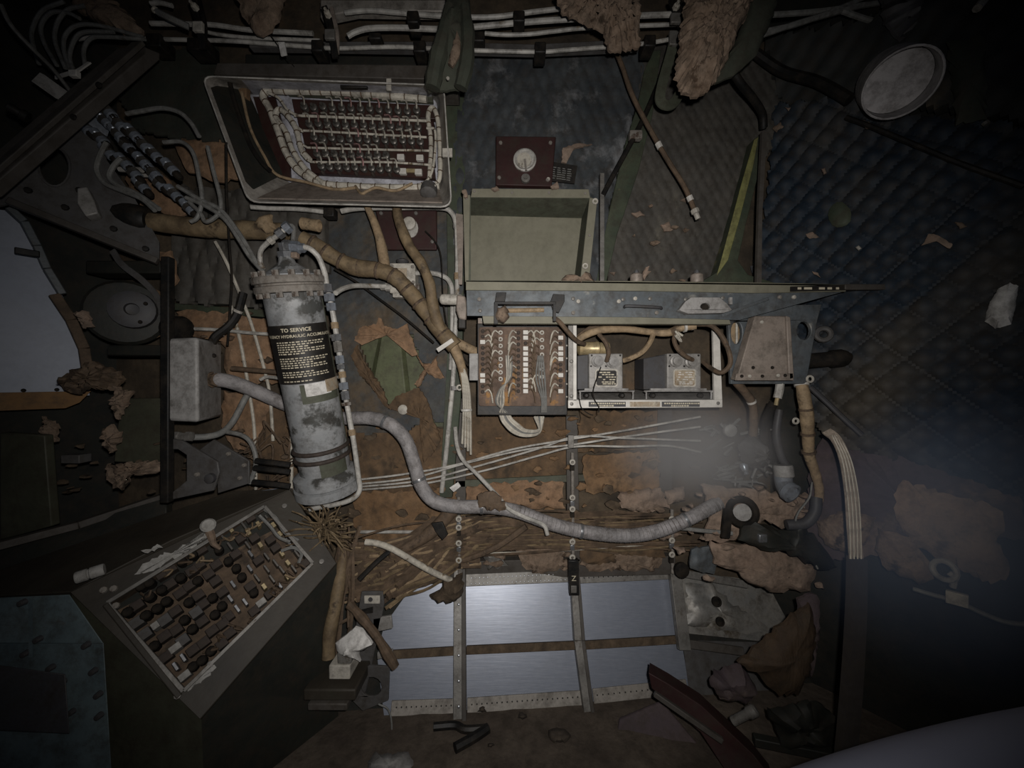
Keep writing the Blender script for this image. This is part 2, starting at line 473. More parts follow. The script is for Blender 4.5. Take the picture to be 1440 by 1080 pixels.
def text(body, size, m, parent, place, name='lettering', bold=0.0):
    """printed lettering: flat letter shapes laid on a surface by place(x, y) -> world point"""
    cu = bpy.data.curves.new('t', 'FONT'); cu.body = body; cu.size = size; cu.align_x = 'CENTER'; cu.offset = bold; cu.resolution_u = 2
    ob = bpy.data.objects.new('t', cu); COL.objects.link(ob)
    dg = bpy.context.evaluated_depsgraph_get()
    me = bpy.data.meshes.new_from_object(ob.evaluated_get(dg))
    b = B(); b.bm.from_mesh(me)
    for v in b.bm.verts: v.co = place(v.co.x, v.co.y)
    bpy.data.objects.remove(ob); bpy.data.curves.remove(cu); bpy.data.meshes.remove(me)
    return Q(name, b, m, parent)
BACKV = Vector((0, 1, 0))
FR = Vector((0, -1, 0))
# ---------------------------------------------------------------- the setting
def grid(b, o, u, w, nu, nw, amp=0.004, fr=6):
    n = u.cross(w).normalized(); vv = []
    for i in range(nu + 1):
        vv.append([b.bm.verts.new(o + u * (i / nu) + w * (j / nw) + n * amp * noise.noise((o + u * (i / nu) + w * (j / nw)) * fr)) for j in range(nw + 1)])
    for i in range(nu):
        for j in range(nw): b.f([vv[i][j], vv[i + 1][j], vv[i + 1][j + 1], vv[i][j + 1]])
    return b
wall_back = S('wall_back', grid(B(), Vector((-1.55, 1.235, -.02)), Vector((2.45, 0, 0)), Vector((0, 0, 2.3)), 60, 50, .008), 'skinwall')
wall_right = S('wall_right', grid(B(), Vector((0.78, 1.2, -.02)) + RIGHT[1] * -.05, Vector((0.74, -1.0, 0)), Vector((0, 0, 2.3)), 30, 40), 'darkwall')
lw = LEFT[1].cross(Vector((0, 0, 1))).normalized()
if lw.y > 0: lw = -lw
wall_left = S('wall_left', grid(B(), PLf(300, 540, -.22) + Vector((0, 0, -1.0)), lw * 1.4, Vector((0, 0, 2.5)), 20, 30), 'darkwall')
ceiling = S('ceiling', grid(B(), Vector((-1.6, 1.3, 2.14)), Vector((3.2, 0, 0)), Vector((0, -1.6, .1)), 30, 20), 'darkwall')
floor = S('floor', grid(B(), Vector((-1.6, -.5, 0)), Vector((3.4, 0, 0)), Vector((0, 1.75, 0)), 70, 40, .008, 9), 'floor')

# lower skin: bare sheet panels between frames
b = B(); b.prism([PW(480, 800, -.02), PW(1190, 800, -.02), PW(1230, 1012, -.02), PW(440, 1012, -.02)], LOW[1] * -.01)
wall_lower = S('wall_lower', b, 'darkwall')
for poly, m in (([(540, 880), (580, 824), (648, 818), (648, 916), (530, 922)], 'alu'), ([(648, 818), (806, 812), (815, 908), (648, 916)], 'alu'),
             ([(808, 812), (948, 806), (956, 900), (816, 908)], 'alu'), ([(530, 920), (648, 914), (648, 1000), (540, 1006)], 'alu'),
             ([(648, 914), (816, 906), (824, 992), (648, 1000)], 'alu'), ([(816, 906), (958, 898), (970, 975), (824, 992)], 'alu'),
             ([(955, 805), (1150, 822), (1100, 905), (960, 890)], 'alu_warm'), ([(960, 900), (1130, 905), (1120, 1000), (970, 985)], 'plate_grey')):
    b = B(); b.prism([PW(x, y) for x, y in poly], LOW[1] * -.003); Q('skin_panel', b, m, wall_lower)
def wbar(name, pts, w, t, m, off, parent=wall_lower):
    b = B()
    for a, c in zip(pts, pts[1:]): b.bar(PW(a[0], a[1], off), PW(c[0], c[1], off), w, t, LOW[1])
    return Q(name, b, m, parent, .0015)
wbar('stringer', [(540, 921), (640, 915)], .021, .016, 'dirt', .008)
wbar('stringer', [(656, 914), (812, 907)], .021, .016, 'dirt', .008)
wbar('stringer', [(820, 907), (955, 899)], .021, .016, 'dirt', .008)
wbar('frame_bar', [(645, 800), (645, 1018)], .028, .022, 'alu_dull', .014)
wbar('frame_flange', [(652, 800), (653, 1018)], .012, .03, 'beam_grey', .016)
wbar('frame_bar', [(804, 780), (812, 900), (828, 1016)], .022, .024, 'alu_dull', .016)
wbar('frame_flange', [(811, 800), (819, 900), (834, 1016)], .010, .03, 'beam_grey', .016)
wbar('frame_bar', [(948, 800), (962, 914)], .034, .02, 'alu_dull', .03)
wbar('rivet_strip', [(655, 816), (800, 810)], .034, .006, 'alu_dull', .006)
wbar('rivet_strip', [(815, 812), (945, 806)], .034, .006, 'alu_dull', .006)
wbar('rivet_strip', [(550, 996), (640, 993)], .034, .006, 'jbox', .004)
wbar('rivet_strip', [(657, 992), (820, 981)], .034, .006, 'jbox', .004)
wbar('rivet_strip', [(834, 979), (966, 965)], .034, .006, 'jbox', .004)
def rivrow(a, c, n, m, off, r=.0022):
    b = B()
    for k in range(n):
        t = (k + .5) / n
        b.lathe(PW(a[0] + (c[0] - a[0]) * t, a[1] + (c[1] - a[1]) * t, off), LOW[1], [(r, 0), (r * .8, .0012), (0, .0018)], 6)
    Q('rivet_row', b, m, wall_lower, kind='stuff')
rivrow((660, 813), (798, 807), 24, 'steel', .009); rivrow((660, 821), (798, 815), 24, 'steel', .009)
rivrow((818, 813), (940, 806), 18, 'black', .009)
rivrow((554, 995), (638, 992), 12, 'black', .007); rivrow((660, 991), (816, 980), 22, 'black', .007); rivrow((836, 978), (962, 965), 16, 'black', .007)
for k in range(5): wb = B().lathe(PW(645, 850 + k * 36, .025), LOW[1], [(.004, 0), (.003, .002), (0, .003)], 8); Q('rivet', wb, 'steel', wall_lower)
# tan rail and metal to the right of the last frame
O('lower_rail', B().bar(PW(958, 806, .03), PW(1050, 822, .03), .022, .012, LOW[1]), 'alu_dull', 'grey metal rail above the dented bare metal right of the bottom panels', 'rail', bev=.002)
O('lower_rail', B().bar(PW(965, 905, .03), PW(1045, 916, .03), .022, .012, LOW[1]), 'beam_grey', 'grey rail stub right of the bottom panels, below the dented bare metal', 'rail', bev=.002)
b = B(); b.lump([(965, 822), (1000, 818), (1030, 850), (1085, 885), (1060, 892), (1000, 886), (966, 880)], t=.012, amp=.01, proj=PW, seed=4, fr=20)
O('dented_sheet', b, 'alu_warm', 'dented stained bare metal sheet right of the bottom panels', 'metal sheet')
for x, y, r in ((1007, 846, 7), (1012, 874, 6)):
    O('bolt_boss', B().lathe(PW(x, y, .022), LOW[1], [(r * px(1.15), 0), (r * px(1.15), .006), (r * .6 * px(1.15), .007), (r * .6 * px(1.15), .002), (0, .002)], 14), 'rubber',
      'round black boss on the dented metal, %s of two' % ('upper' if y < 860 else 'lower'), 'boss')

# ---------------------------------------------------------------- frames of the fuselage side
def wallframe(name, poly, d, t, m, bev=.002):
    return Q(name, B().plate(poly, d, t), m, wall_back, bev)
wallframe('frame_rib', [(622, 120), (652, 120), (655, 330), (648, 560), (636, 700), (618, 700), (630, 480), (628, 300)], 1.185, .03, 'frame_green')
wallframe('frame_rib', [(880, 200), (896, 150), (906, 100), (918, 70), (930, 70), (918, 160), (898, 240), (868, 330), (852, 400), (838, 400), (856, 300)], 1.178, .04, 'frame_green')
wallframe('frame_rib', [(1062, 194), (1078, 184), (1070, 232), (1050, 312), (1038, 366), (1052, 386), (1092, 398), (1040, 400), (985, 397), (1010, 382), (1026, 330), (1044, 262)], 1.14, .05, 'frame_green')
wallframe('rib_edge', [(1061, 196), (1067, 192), (1060, 232), (1040, 310), (1024, 366), (1008, 388), (1016, 360), (1024, 330), (1042, 262)], 1.136, .004, 'yellow_green')
wallframe('frame_rib', [(232, 425), (400, 438), (400, 448), (232, 435)], 1.17, .03, 'frame_green')
wallframe('frame_rib', [(640, 560), (655, 560), (655, 800), (640, 800)], 1.2, .02, 'beam_grey')
wallframe('frame_rib', [(796, 585), (812, 585), (816, 790), (798, 790)], 1.195, .025, 'beam_grey')
wallframe('frame_rib', [(925, 575), (945, 575), (945, 700), (925, 700)], 1.2, .02, 'beam_grey')
wallframe('stringer', [(640, 676), (800, 668), (930, 664), (930, 672), (800, 678), (640, 686)], 1.2, .02, 'olive_dark')
wallframe('stringer', [(480, 800), (650, 790), (950, 782), (950, 808), (650, 816), (480, 826)], 1.195, .03, 'beam_grey')
wallframe('header_channel', [(305, 88), (640, 92), (640, 112), (300, 104)], 1.06, .1, 'beam_grey')
wallframe('header_shelf', [(345, 76), (640, 74), (640, 92), (345, 90)], 1.19, .03, 'darkwall')

# ---------------------------------------------------------------- quilted insulation blankets
U0, W0 = Vector((1, 0, 0)), Vector((0, 0, 1))
def bq(name, label, poly, d, m, cell=.05, amp=.006, step=.008, holes=(), seed=0, sag=.01, cw=None, thick=.012):
    k = d / F
    cv = lambda pl: [((x - 720) * k, (540 - y) * k) for x, y in pl]
    b = B().quilt(Vector((0, d, ZC)), U0, W0, FR, cv(poly), cell, amp, step, thick, sag, seed, [cv(h) for h in holes], cw=cw)
    return O(name, b, m, label, 'blanket')
bq('insulation_blanket', 'faded blue quilted blanket with pale stains above the olive tray', [(650, 70), (900, 72), (905, 110), (880, 200), (855, 300), (850, 400), (640, 420), (638, 300), (642, 180)], 1.19, 'quilt_blue', .040, .007, .006, seed=1, cw=.085)
bq('insulation_blanket', 'grey quilted blanket behind the hanging brown rod, above the shelf', [(905, 60), (1100, 90), (1110, 180), (1060, 240), (1030, 320), (1015, 400), (850, 405), (860, 300), (890, 200)], 1.185, 'quilt_slate', .030, .005, .005, seed=2, cw=.055)
bq('insulation_blanket', 'torn blue-grey blanket with a ragged hole, behind the brown cable harness', [(455, 270), (640, 270), (645, 560), (630, 600), (600, 590), (560, 612), (500, 606), (478, 560), (470, 430), (440, 340)], 1.195, 'quilt_lower', .03, .003, seed=3,
   holes=[[(503, 480), (520, 462), (560, 466), (580, 470), (588, 500), (604, 520), (590, 545), (560, 570), (548, 575), (535, 545), (515, 515)]])
bq('insulation_blanket', 'dark green smooth blanket left of the open junction box', [(165, 70), (300, 66), (330, 200), (260, 196), (190, 180), (160, 130)], 1.12, 'canvas_dark', .3, .003, seed=4, sag=.02)
bq('insulation_blanket', 'purple-grey ribbed blanket behind the accumulator top and left pipes', [(255, 265), (460, 270), (460, 430), (400, 436), (250, 424), (240, 360)], 1.17, 'quilt_slate', .06, .012, seed=5, cw=.3)
# right wall: the big one
Ur = Vector((0.596, -0.803, 0)); base = Vector((0.78, 1.2, ZC))
def rq(poly):
    return [((PR(x, y) - base).dot(Ur), PR(x, y).z - ZC) for x, y in poly]
b = B().quilt(base, Ur, W0, RIGHT[1], rq([(1090, 150), (1200, 140), (1470, 190), (1700, 260), (1700, 860), (1470, 735), (1380, 690), (1280, 655), (1180, 625), (1150, 600), (1120, 480), (1060, 395), (1078, 300)]), .062, .018, .0065, .02, .03, 6, cw=.062)
O('insulation_blanket', b, 'quilt_right', 'large dark blue quilted blanket covering the right wall', 'blanket')
b = B().quilt(base, Ur, W0, RIGHT[1], rq([(1080, 60), (1470, -30), (1700, -90), (1700, 250), (1470, 180), (1200, 135), (1095, 146)]), .07, .012, .012, .02, .04, 7)
O('insulation_blanket', b, 'quilt_dark', 'dark blanket high on the right wall around the round duct', 'blanket')
# the torn hole: zinc-green structure behind, curled torn lips
t = T('access_panel', 'olive green metal panel seen through the torn hole in the blanket', 'panel', P(555, 575, 1.232))
Q('panel_sheet', B().plate([(490, 450), (625, 450), (625, 600), (490, 600)], 1.226, .004), 'zinc_green', t)
Q('stiffener', B().hexa([P(538, 470, 1.205), P(562, 470, 1.205), P(572, 570, 1.205), P(520, 570, 1.205), P(533, 470, 1.225), P(568, 470, 1.225), P(580, 570, 1.225), P(512, 570, 1.225)]), 'zinc_green', t, .003)
Q('ledge', B().box(500, 468, 606, 474, 1.21, .012), 'zinc_green', t, .001)
lips = [[(497, 478), (508, 460), (530, 456), (534, 446), (540, 458), (566, 464), (572, 456), (580, 478), (588, 500), (580, 502), (572, 478), (540, 470), (515, 472), (508, 486)],
        [(586, 498), (594, 512), (608, 512), (614, 500), (616, 518), (626, 532), (612, 532), (600, 524), (590, 545), (582, 540), (596, 520)],
        [(502, 486), (512, 510), (535, 540), (550, 578), (540, 570), (525, 548), (505, 525), (494, 500)],
        [(545, 572), (560, 556), (588, 545), (600, 560), (612, 596), (620, 620), (606, 640), (596, 650), (600, 610), (585, 560), (565, 560)]]
for i, l in enumerate(lips):
    O('torn_lip', B().lump(l, 1.185, .008, .010, 34, 3, 1.4, i + 20, 5, rough=.5), 'board_tan' if i < 2 else 'board_rust',
      ['curled tan torn edge along the top of the blanket hole', 'forked tan torn edge right of the blanket hole', 'curled tan torn edge down the left of the blanket hole', 'long tan torn shred below the blanket hole'][i], 'torn edge')
O('round_rivet_cap', B().lathe(P(567, 576, 1.18), FR, [(.016, 0), (.015, .004), (.008, .008), (0, .009)], 16), 'white', 'round white button cap just below the torn hole', 'cap')

# ---------------------------------------------------------------- insulation boards and torn pieces on the wall
def lump(name, label, cat, poly, d, m, t=.02, amp=.01, **k):
    return O(name, B().lump(poly, d, t, amp, **k), m, label, cat)
lump('insulation_board', 'orange-brown board below the curved conduit and torn blanket', 'insulation', [(500, 692), (640, 690), (655, 740), (610, 775), (520, 770), (497, 740)], 1.2, 'board_orange', .008, .006, seed=1)
lump('insulation_board', 'rusty brown board behind the conduit bend, beside the accumulator foot', 'insulation', [(478, 560), (520, 590), (620, 600), (650, 640), (648, 690), (500, 695), (488, 640)], 1.205, 'board_rust', .008, .006, seed=2)
lump('insulation_board', 'mottled brown board under the terminal board', 'insulation', [(655, 585), (800, 585), (800, 670), (655, 680)], 1.21, 'board_rust', .008, .006, seed=3)
lump('insulation_board', 'orange-brown board strip above the low conduit, left of the middle strut', 'insulation', [(656, 682), (790, 674), (796, 716), (720, 712), (656, 704)], 1.2, 'board_tan', .01, .008, seed=5)
lump('insulation_board', 'plain tan board above the conduit, right of the middle strut', 'insulation', [(818, 640), (925, 634), (926, 696), (822, 692)], 1.2, 'board_orange', .006, .004, seed=6)
lump('insulation_board', 'dusky brown board under the white relay rack', 'insulation', [(815, 578), (930, 578), (928, 630), (815, 636)], 1.205, 'board_rust', .006, .006, seed=7)
lump('insulation_board', 'tan board left of the accumulator, above the conduit', 'insulation', [(250, 436), (330, 440), (380, 452), (404, 540), (320, 535), (312, 470), (256, 470)], 1.17, 'board_tan', .01, .008, seed=8)
lump('insulation_board', 'tan board strip left of the accumulator foot, below the conduit', 'insulation', [(316, 550), (384, 560), (372, 600), (360, 640), (330, 632), (312, 600)], 1.17, 'board_tan', .012, .01, seed=9)
lump('insulation_board', 'dull brown board behind the accumulator foot', 'insulation', [(372, 560), (420, 575), (430, 690), (350, 690), (346, 650)], 1.18, 'board_rust', .01, .01, seed=10)
lump('insulation_board', 'orange board at the left, under the silver connectors', 'insulation', [(175, 235), (235, 250), (262, 300), (250, 310), (200, 290), (180, 262)], 1.13, 'board_tan', .01, .006, seed=11)
lump('insulation_board', 'orange board beside the lower left corner of the junction box', 'insulation', [(245, 196), (322, 190), (338, 252), (300, 256), (262, 238)], 1.13, 'board_tan', .012, .008, seed=12)
lump('insulation_board', 'narrow tan board strip below the left end of the cable harness', 'insulation', [(222, 352), (242, 354), (250, 400), (240, 404), (216, 370)], 1.12, 'board_tan', .008, .006, seed=13)
lump('foam_scrap', 'pinkish foam block under the accumulator base', 'foam', [(432, 694), (470, 690), (474, 712), (434, 716)], 1.12, 'foam_pale', .02, .008, seed=14)
# lower strip of rubble-like insulation between conduit and bottom panels
STR = [('brown crumbling insulation patch with a dark hole left above the rivet strip', [(724, 770), (770, 762), (796, 776), (790, 800), (756, 806), (735, 796)], 'foam'),
       ('grey scrap of sheet left of the crumbling patch', [(682, 776), (704, 770), (712, 796), (684, 800)], 'alu_dull'),
       ('reddish brown insulation strip between the two left struts', [(660, 730), (795, 740), (795, 762), (700, 772), (660, 766)], 'board_rust'),
       ('brown insulation strip right of the middle strut', [(815, 748), (935, 760), (935, 784), (880, 800), (815, 790)], 'board_rust'),
       ('pale dusty insulation patch under the conduit dip', [(820, 776), (870, 770), (930, 780), (928, 800), (824, 802)], 'foam'),
       ('pink and white crushed insulation lump above the right end of the conduit', [(870, 690), (930, 688), (940, 712), (900, 722), (872, 710)], 'foam_pale'),
       ('pink crushed foam lump right of the tan board', [(936, 688), (962, 684), (962, 704), (940, 708)], 'foam_pale')]
for i, (l, p, m) in enumerate(STR): lump('insulation_scrap', l, 'insulation', p, 1.19, m, .014, .012, seed=30 + i, step=5)
# right lower insulation
lump('torn_insulation', 'pale torn insulation under the right end of the conduit, around a black ring', 'insulation', [(985, 680), (1060, 690), (1110, 694), (1150, 700), (1148, 722), (1100, 742), (1075, 730), (1040, 760), (990, 762), (1000, 720)], 1.12, 'foam_pale', .02, .014, seed=40)
lump('torn_insulation', 'pale torn insulation with dark cracks, above the dented bare metal', 'insulation', [(1000, 762), (1060, 768), (1120, 780), (1150, 800), (1140, 830), (1090, 832), (1050, 818), (1030, 800), (1004, 790)], 1.1, 'foam_pale', .02, .014, seed=41)
lump('torn_insulation', 'pale small insulation piece left of the black ring', 'insulation', [(900, 748), (940, 742), (962, 752), (930, 762)], 1.17, 'foam_pale', .01, .006, seed=42)
lump('torn_insulation', 'brown leathery flap hanging at the right end of the bottom panels', 'insulation', [(1040, 930), (1096, 880), (1140, 846), (1146, 900), (1136, 950), (1124, 978), (1094, 976), (1066, 950)], .98, 'leather', .03, .01, seed=43)
lump('torn_insulation', 'grey-brown tongue hanging beside the leathery flap', 'insulation', [(1122, 842), (1150, 836), (1148, 910), (1140, 950), (1130, 940)], .99, 'purple', .02, .01, seed=44)
RB = lambda x, y, off: PR(x, y, off + .03)
O('torn_insulation', B().lump([(1270, 676), (1320, 690), (1380, 706), (1410, 720), (1412, 745), (1400, 755), (1418, 790), (1416, 815), (1396, 822), (1350, 800), (1310, 780), (1280, 760), (1260, 730), (1258, 690)], t=.02, amp=.01, proj=RB, seed=50), 'foam_pale', 'large pinkish patch of bare insulation on the lower right wall', 'insulation')
O('torn_insulation', B().lump([(1236, 742), (1280, 756), (1310, 790), (1314, 812), (1290, 820), (1246, 802), (1228, 770)], t=.02, amp=.012, proj=RB, seed=51), 'foam', 'brown tongue of insulation left of the large pinkish patch', 'insulation')
O('torn_insulation', B().lump([(1145, 735), (1180, 720), (1230, 725), (1222, 760), (1190, 780), (1160, 765)], t=.02, amp=.014, proj=RB, seed=52), 'foam', 'crumpled tan insulation behind the pale flat strap', 'insulation')
O('vinyl_sheet', B().lump([(1160, 606), (1190, 618), (1290, 650), (1440, 702), (1440, 760), (1300, 740), (1240, 780), (1160, 790), (1130, 740), (1140, 660)], t=.01, amp=.014, proj=lambda x, y, o: PR(x, y, o + .008), seed=53), 'purple', 'purple-brown torn sheet hanging along the lower edge of the blue blanket', 'sheet')
# ---------------------------------------------------------------- open junction box full of terminals
jb = T('junction_box', 'open grey junction box with five rows of terminals and laced wire bundles', 'junction box', P(490, 290, 1.1))
rim = rrect([(284, 107), (624, 120), (635, 291), (350, 284)], 16)
bak = rrect([(348, 130), (614, 139), (620, 262), (404, 258)], 10)
b = B()
R0 = [P(x, y, 1.02) for x, y in rim]; R1 = [P(490 + (x - 490) * 1.008, 195 + (y - 195) * 1.016, 1.02) for x, y in rim]
K0 = [P(x, y, 1.135) for x, y in bak]; K1 = [P(490 + (x - 490) * 1.02, 195 + (y - 195) * 1.03, 1.14) for x, y in bak]
vr0, vr1, vk0, vk1 = b.vs(R0), b.vs(R1), b.vs(K0), b.vs(K1)
n = len(rim)
for i in range(n):
    j = (i + 1) % n
    b.f([vr0[i], vr0[j], vk0[j], vk0[i]]); b.f([vr1[i], vr1[j], vk1[j], vk1[i]]); b.f([vr0[i], vr0[j], vr1[j], vr1[i]])
b.f(vk1)
Q('shell', b, 'jbox', jb)
b = B().tube(R0 + R0[:1], .0018, 6, 0, False); Q('rim_bead', b, 'white_tube', jb)
Q('back_plate', B().plate(bak, 1.133, .004), 'jbox_bright', jb)
Q('side_liner', B().hexa([P(291, 122, 1.03), P(294, 120, 1.03), P(350, 270, 1.03), P(347, 272, 1.03), P(342, 124, 1.125), P(346, 122, 1.125), P(400, 244, 1.125), P(396, 246, 1.125)]), 'console_dark', jb)
Q('top_liner', B().hexa([P(340, 111, 1.04), P(610, 121, 1.04), P(610, 123, 1.04), P(340, 113, 1.04), P(356, 130, 1.13), P(606, 138, 1.13), P(606, 140, 1.13), P(356, 132, 1.13)]), 'jbox_bright', jb)
Q('bottom_liner', B().hexa([P(362, 280, 1.03), P(622, 286, 1.03), P(622, 284, 1.03), P(362, 278, 1.03), P(410, 258, 1.125), P(616, 262, 1.125), P(616, 260, 1.125), P(410, 256, 1.125)]), 'cover_tan', jb)
Q('side_board', B().plate([(356, 136), (386, 136), (406, 210), (408, 250), (392, 246), (372, 190)], 1.12, .008), 'bakelite', jb)
Q('corner_pad', B().box(328, 108, 346, 136, 1.10, .02), 'board_orange', jb, .002)
Q('cover_latch', B().box(543, 110, 550, 126, 1.03, .006), 'white', jb, .001)
Q('side_latch', B().box(622, 208, 636, 220, 1.02, .006), 'white', jb, .001)
Q('relay_can', B().box(344, 232, 362, 264, 1.08, .03), 'relay_dark', jb, .002)
Q('relay_face', B().box(345, 240, 354, 262, 1.077, .004), 'box_grey', jb, .001)
Q('mount_clip', B().box(478, 114, 516, 123, 1.045, .01), 'black', jb, .002)
Q('mount_ring', B().torus(P(532, 124, 1.125), FR, .022, .0015), 'wire_grey', jb)
Q('lug', B().box(584, 120, 594, 130, 1.1, .004), 'box_grey', jb, .001)
# five terminal strips
rows = [((416, 150), (590, 156), 13), ((423, 174), (592, 179), 13), ((430, 194), (595, 199), 13), ((434, 216), (547, 219), 9), ((440, 234), (562, 238), 10)]
random.seed(5)
wires = B(); pinks = B()
stud0 = None
for ri, (a, c, m) in enumerate(rows):
    e = (610, c[1] + (2 if ri < 3 else 4))
    st = Q('terminal_strip', B().plate([(a[0] - 6, a[1] - 11), (e[0], e[1] - 10), (e[0] + 2, e[1] + 9), (a[0] - 2, a[1] + 9)], 1.112, .016), 'bakelite', jb, .0015)
    if ri == 0: Q('strip_cover', B().plate([(402, 122), (608, 134), (609, 143), (404, 132)], 1.108, .012), 'olive_dark', jb, .001)
    for k in range(m):
        t = k / (m - 1); x = a[0] + 12 + (c[0] - a[0] - 16) * t; y = a[1] + (c[1] - a[1]) * t + random.uniform(-1, 1)
        p = P(x, y, 1.10)
        if stud0 is None:
            s0 = B().lathe(p + BACKV * .012, FR, [(.008, 0), (.008, .006), (.0104, .007), (.0104, .015), (.008, .017), (.0045, .0175), (.0045, .026), (0, .0265)], 10)
            stud0 = Q('terminal_stud', s0, 'stud', st); s0c = wloc(stud0) - p
        else: CP(stud0, p + s0c, st)
        if k % 2 == 0 or ri in (1, 2):
            q = P(x + 2, y + 9, 1.106)
            s1 = B().lathe(q + BACKV * .006, FR, [(.0055, 0), (.0055, .008), (.003, .012), (0, .012)], 7)
            if ri == 0 and k == 0: lug0 = Q('terminal_lug', s1, 'stud_dark', st); l0c = wloc(lug0) - q
            else: s1.bm.free(); CP(lug0, q + l0c, st)
        wy = y - 15
        tgt = pinks if random.random() < .2 else wires
        if random.random() < .85:
            tgt.tube([(x - 9, wy, 1.103), (x - 3, wy, 1.092), (x - .5, wy + 5, 1.086), (x, y - 3, 1.086)], .0022, 5, 4)
Q('jumper_wires', wires, 'wire_white', jb, kind='stuff'); Q('sleeved_wires', pinks, 'pink', jb, kind='stuff')
for x, y in ((563, 220), (590, 221), (566, 240), (588, 241)):
    Q('fuse_clip', B().box(x - 5, y - 4, x + 5, y + 4, 1.10, .012), 'white_clean', jb, .0015)
Q('resistor', B().tube([(572, 240, 1.105), (584, 240, 1.105)], .006, 8, 0), 'gold', jb)
# laced bundles
bund = [[(618, 262), (560, 264), (500, 262), (455, 258), (425, 244), (405, 220), (393, 190), (380, 155), (370, 136), (378, 128), (400, 128), (480, 130), (560, 136), (600, 140)],
        [(455, 258), (430, 238), (412, 212), (402, 185), (388, 165), (392, 154), (402, 160), (416, 180), (424, 210), (436, 225)],
        [(376, 130), (392, 138), (404, 154), (418, 162), (430, 163), (600, 170)],
        [(404, 155), (412, 172), (426, 184), (436, 184), (600, 193)], [(418, 196), (430, 206), (446, 208), (560, 211), (604, 212)], [(424, 216), (434, 226), (450, 228), (540, 228), (606, 232)],
        [(604, 250), (606, 200), (602, 165), (606, 152), (612, 156), (617, 180), (619, 240), (614, 258), (598, 262)],
        [(600, 180), (612, 185), (610, 230), (602, 252), (585, 262)]]
rr = [.0092, .0074, .0036, .003, .003, .003, .0064, .0034]
lace = B()
for i, (pl, r) in enumerate(zip(bund, rr)):
    pts = [P(x, y, 1.098 - .004 * (i % 3)) for x, y in pl]
    Q('wire_bundle', B().tube(pts, r, 9, 6, wob=.08), 'wire_white', jb)
    sm = smooth(pts, 6); acc = 0
    for u, w in zip(sm, sm[1:]):
        acc += (w - u).length
        if acc > .026: acc = 0; lace.tube([u, u + (w - u).normalized() * .003], r * 1.12, 9, 0)
Q('lacing', lace, 'wire_brown', jb, kind='stuff')
Q('connector_plug', B().lathe(P(604, 262, 1.06), Vector((0, -.5, -1)), [(.018, 0), (.022, .004), (.022, .03), (.016, .034)], 12), 'plate_grey', jb)
for x, y in ((598, 258), (606, 257), (612, 261)): Q('pin', B().ball(P(x, y, 1.045), .003, 6), 'white', jb)
Q('cable_tail', B().tube([(500, 262, 1.09), (508, 272, 1.06), (518, 268, 1.06), (530, 264, 1.07), (556, 268, 1.07), (580, 258, 1.08)], .004, 7), 'wire_tan', jb)
Q('cable_tail', B().tube([(340, 130, 1.09), (352, 180, 1.085), (372, 220, 1.08), (390, 246, 1.08), (430, 256, 1.085), (470, 266, 1.08), (500, 264, 1.08)], .004, 7), 'wire_tan', jb)
Q('cable_tail', B().tube([(322, 112, 1.06), (332, 150, 1.06), (350, 200, 1.06), (366, 226, 1.06), (380, 240, 1.06)], .006, 7), 'rubber', jb)
for k in range(9): Q('rivet', B().lathe(P(420 + k * 24, 280 + k * .3, 1.045), FR, [(.003, 0), (.002, .002), (0, .0025)], 6), 'steel', jb)

# ---------------------------------------------------------------- hydraulic accumulator
A0, A1 = P(404, 372, .955), P(464, 692, 1.09)
ax = (A1 - A0).normalized(); LA = (A1 - A0).length; ra = .0665
ac = T('hydraulic_accumulator', 'tall grey hydraulic accumulator cylinder with a black instruction label', 'accumulator', A1)
Q('cylinder', B().lathe(A0, ax, [(0, .07), (ra, .07), (ra, LA * .80), (ra * .98, LA * .83), (ra * .95, LA * .95), (0, LA * .95)], 40), 'acc_grey', ac)
Q('end_cap', B().lathe(A0, ax, [(.012, -.022), (.016, -.018), (.02, -.004), (.05, .018), (.066, .026), (.066, .03)], 40), 'acc_grey', ac)
Q('flange', B().lathe(A0, ax, [(.05, .03), (.081, .03), (.084, .034), (.084, .046), (.078, .048), (.078, .052), (.082, .054), (.082, .068), (.05, .07)], 40), 'acc_rust', ac)
fdir = ax.orthogonal().normalized(); gdir = ax.cross(fdir)
for k in range(14):
    a = 2 * math.pi * k / 14; e = fdir * math.cos(a) + gdir * math.sin(a)
    Q('flange_bolt', B().lathe(A0 + e * .074, ax, [(.008, .018), (.008, .03)], 6), 'acc_rust', ac)
    Q('flange_nut', B().lathe(A0 + e * .073, ax, [(.008, .068), (.008, .08)], 6), 'acc_rust', ac)
Q('base_flange', B().lathe(A0, ax, [(.05, LA * .87), (.072, LA * .89), (.082, LA * .90), (.082, LA * .94), (.078, LA * .945), (.086, LA * .95), (.086, LA * .985), (.05, LA)], 40), 'acc_grey', ac)
for h in (.775, .815): Q('clamp_band', B().torus(A0 + ax * LA * h, ax, ra + .001, .006, 40, 8), 'stud_dark', ac)
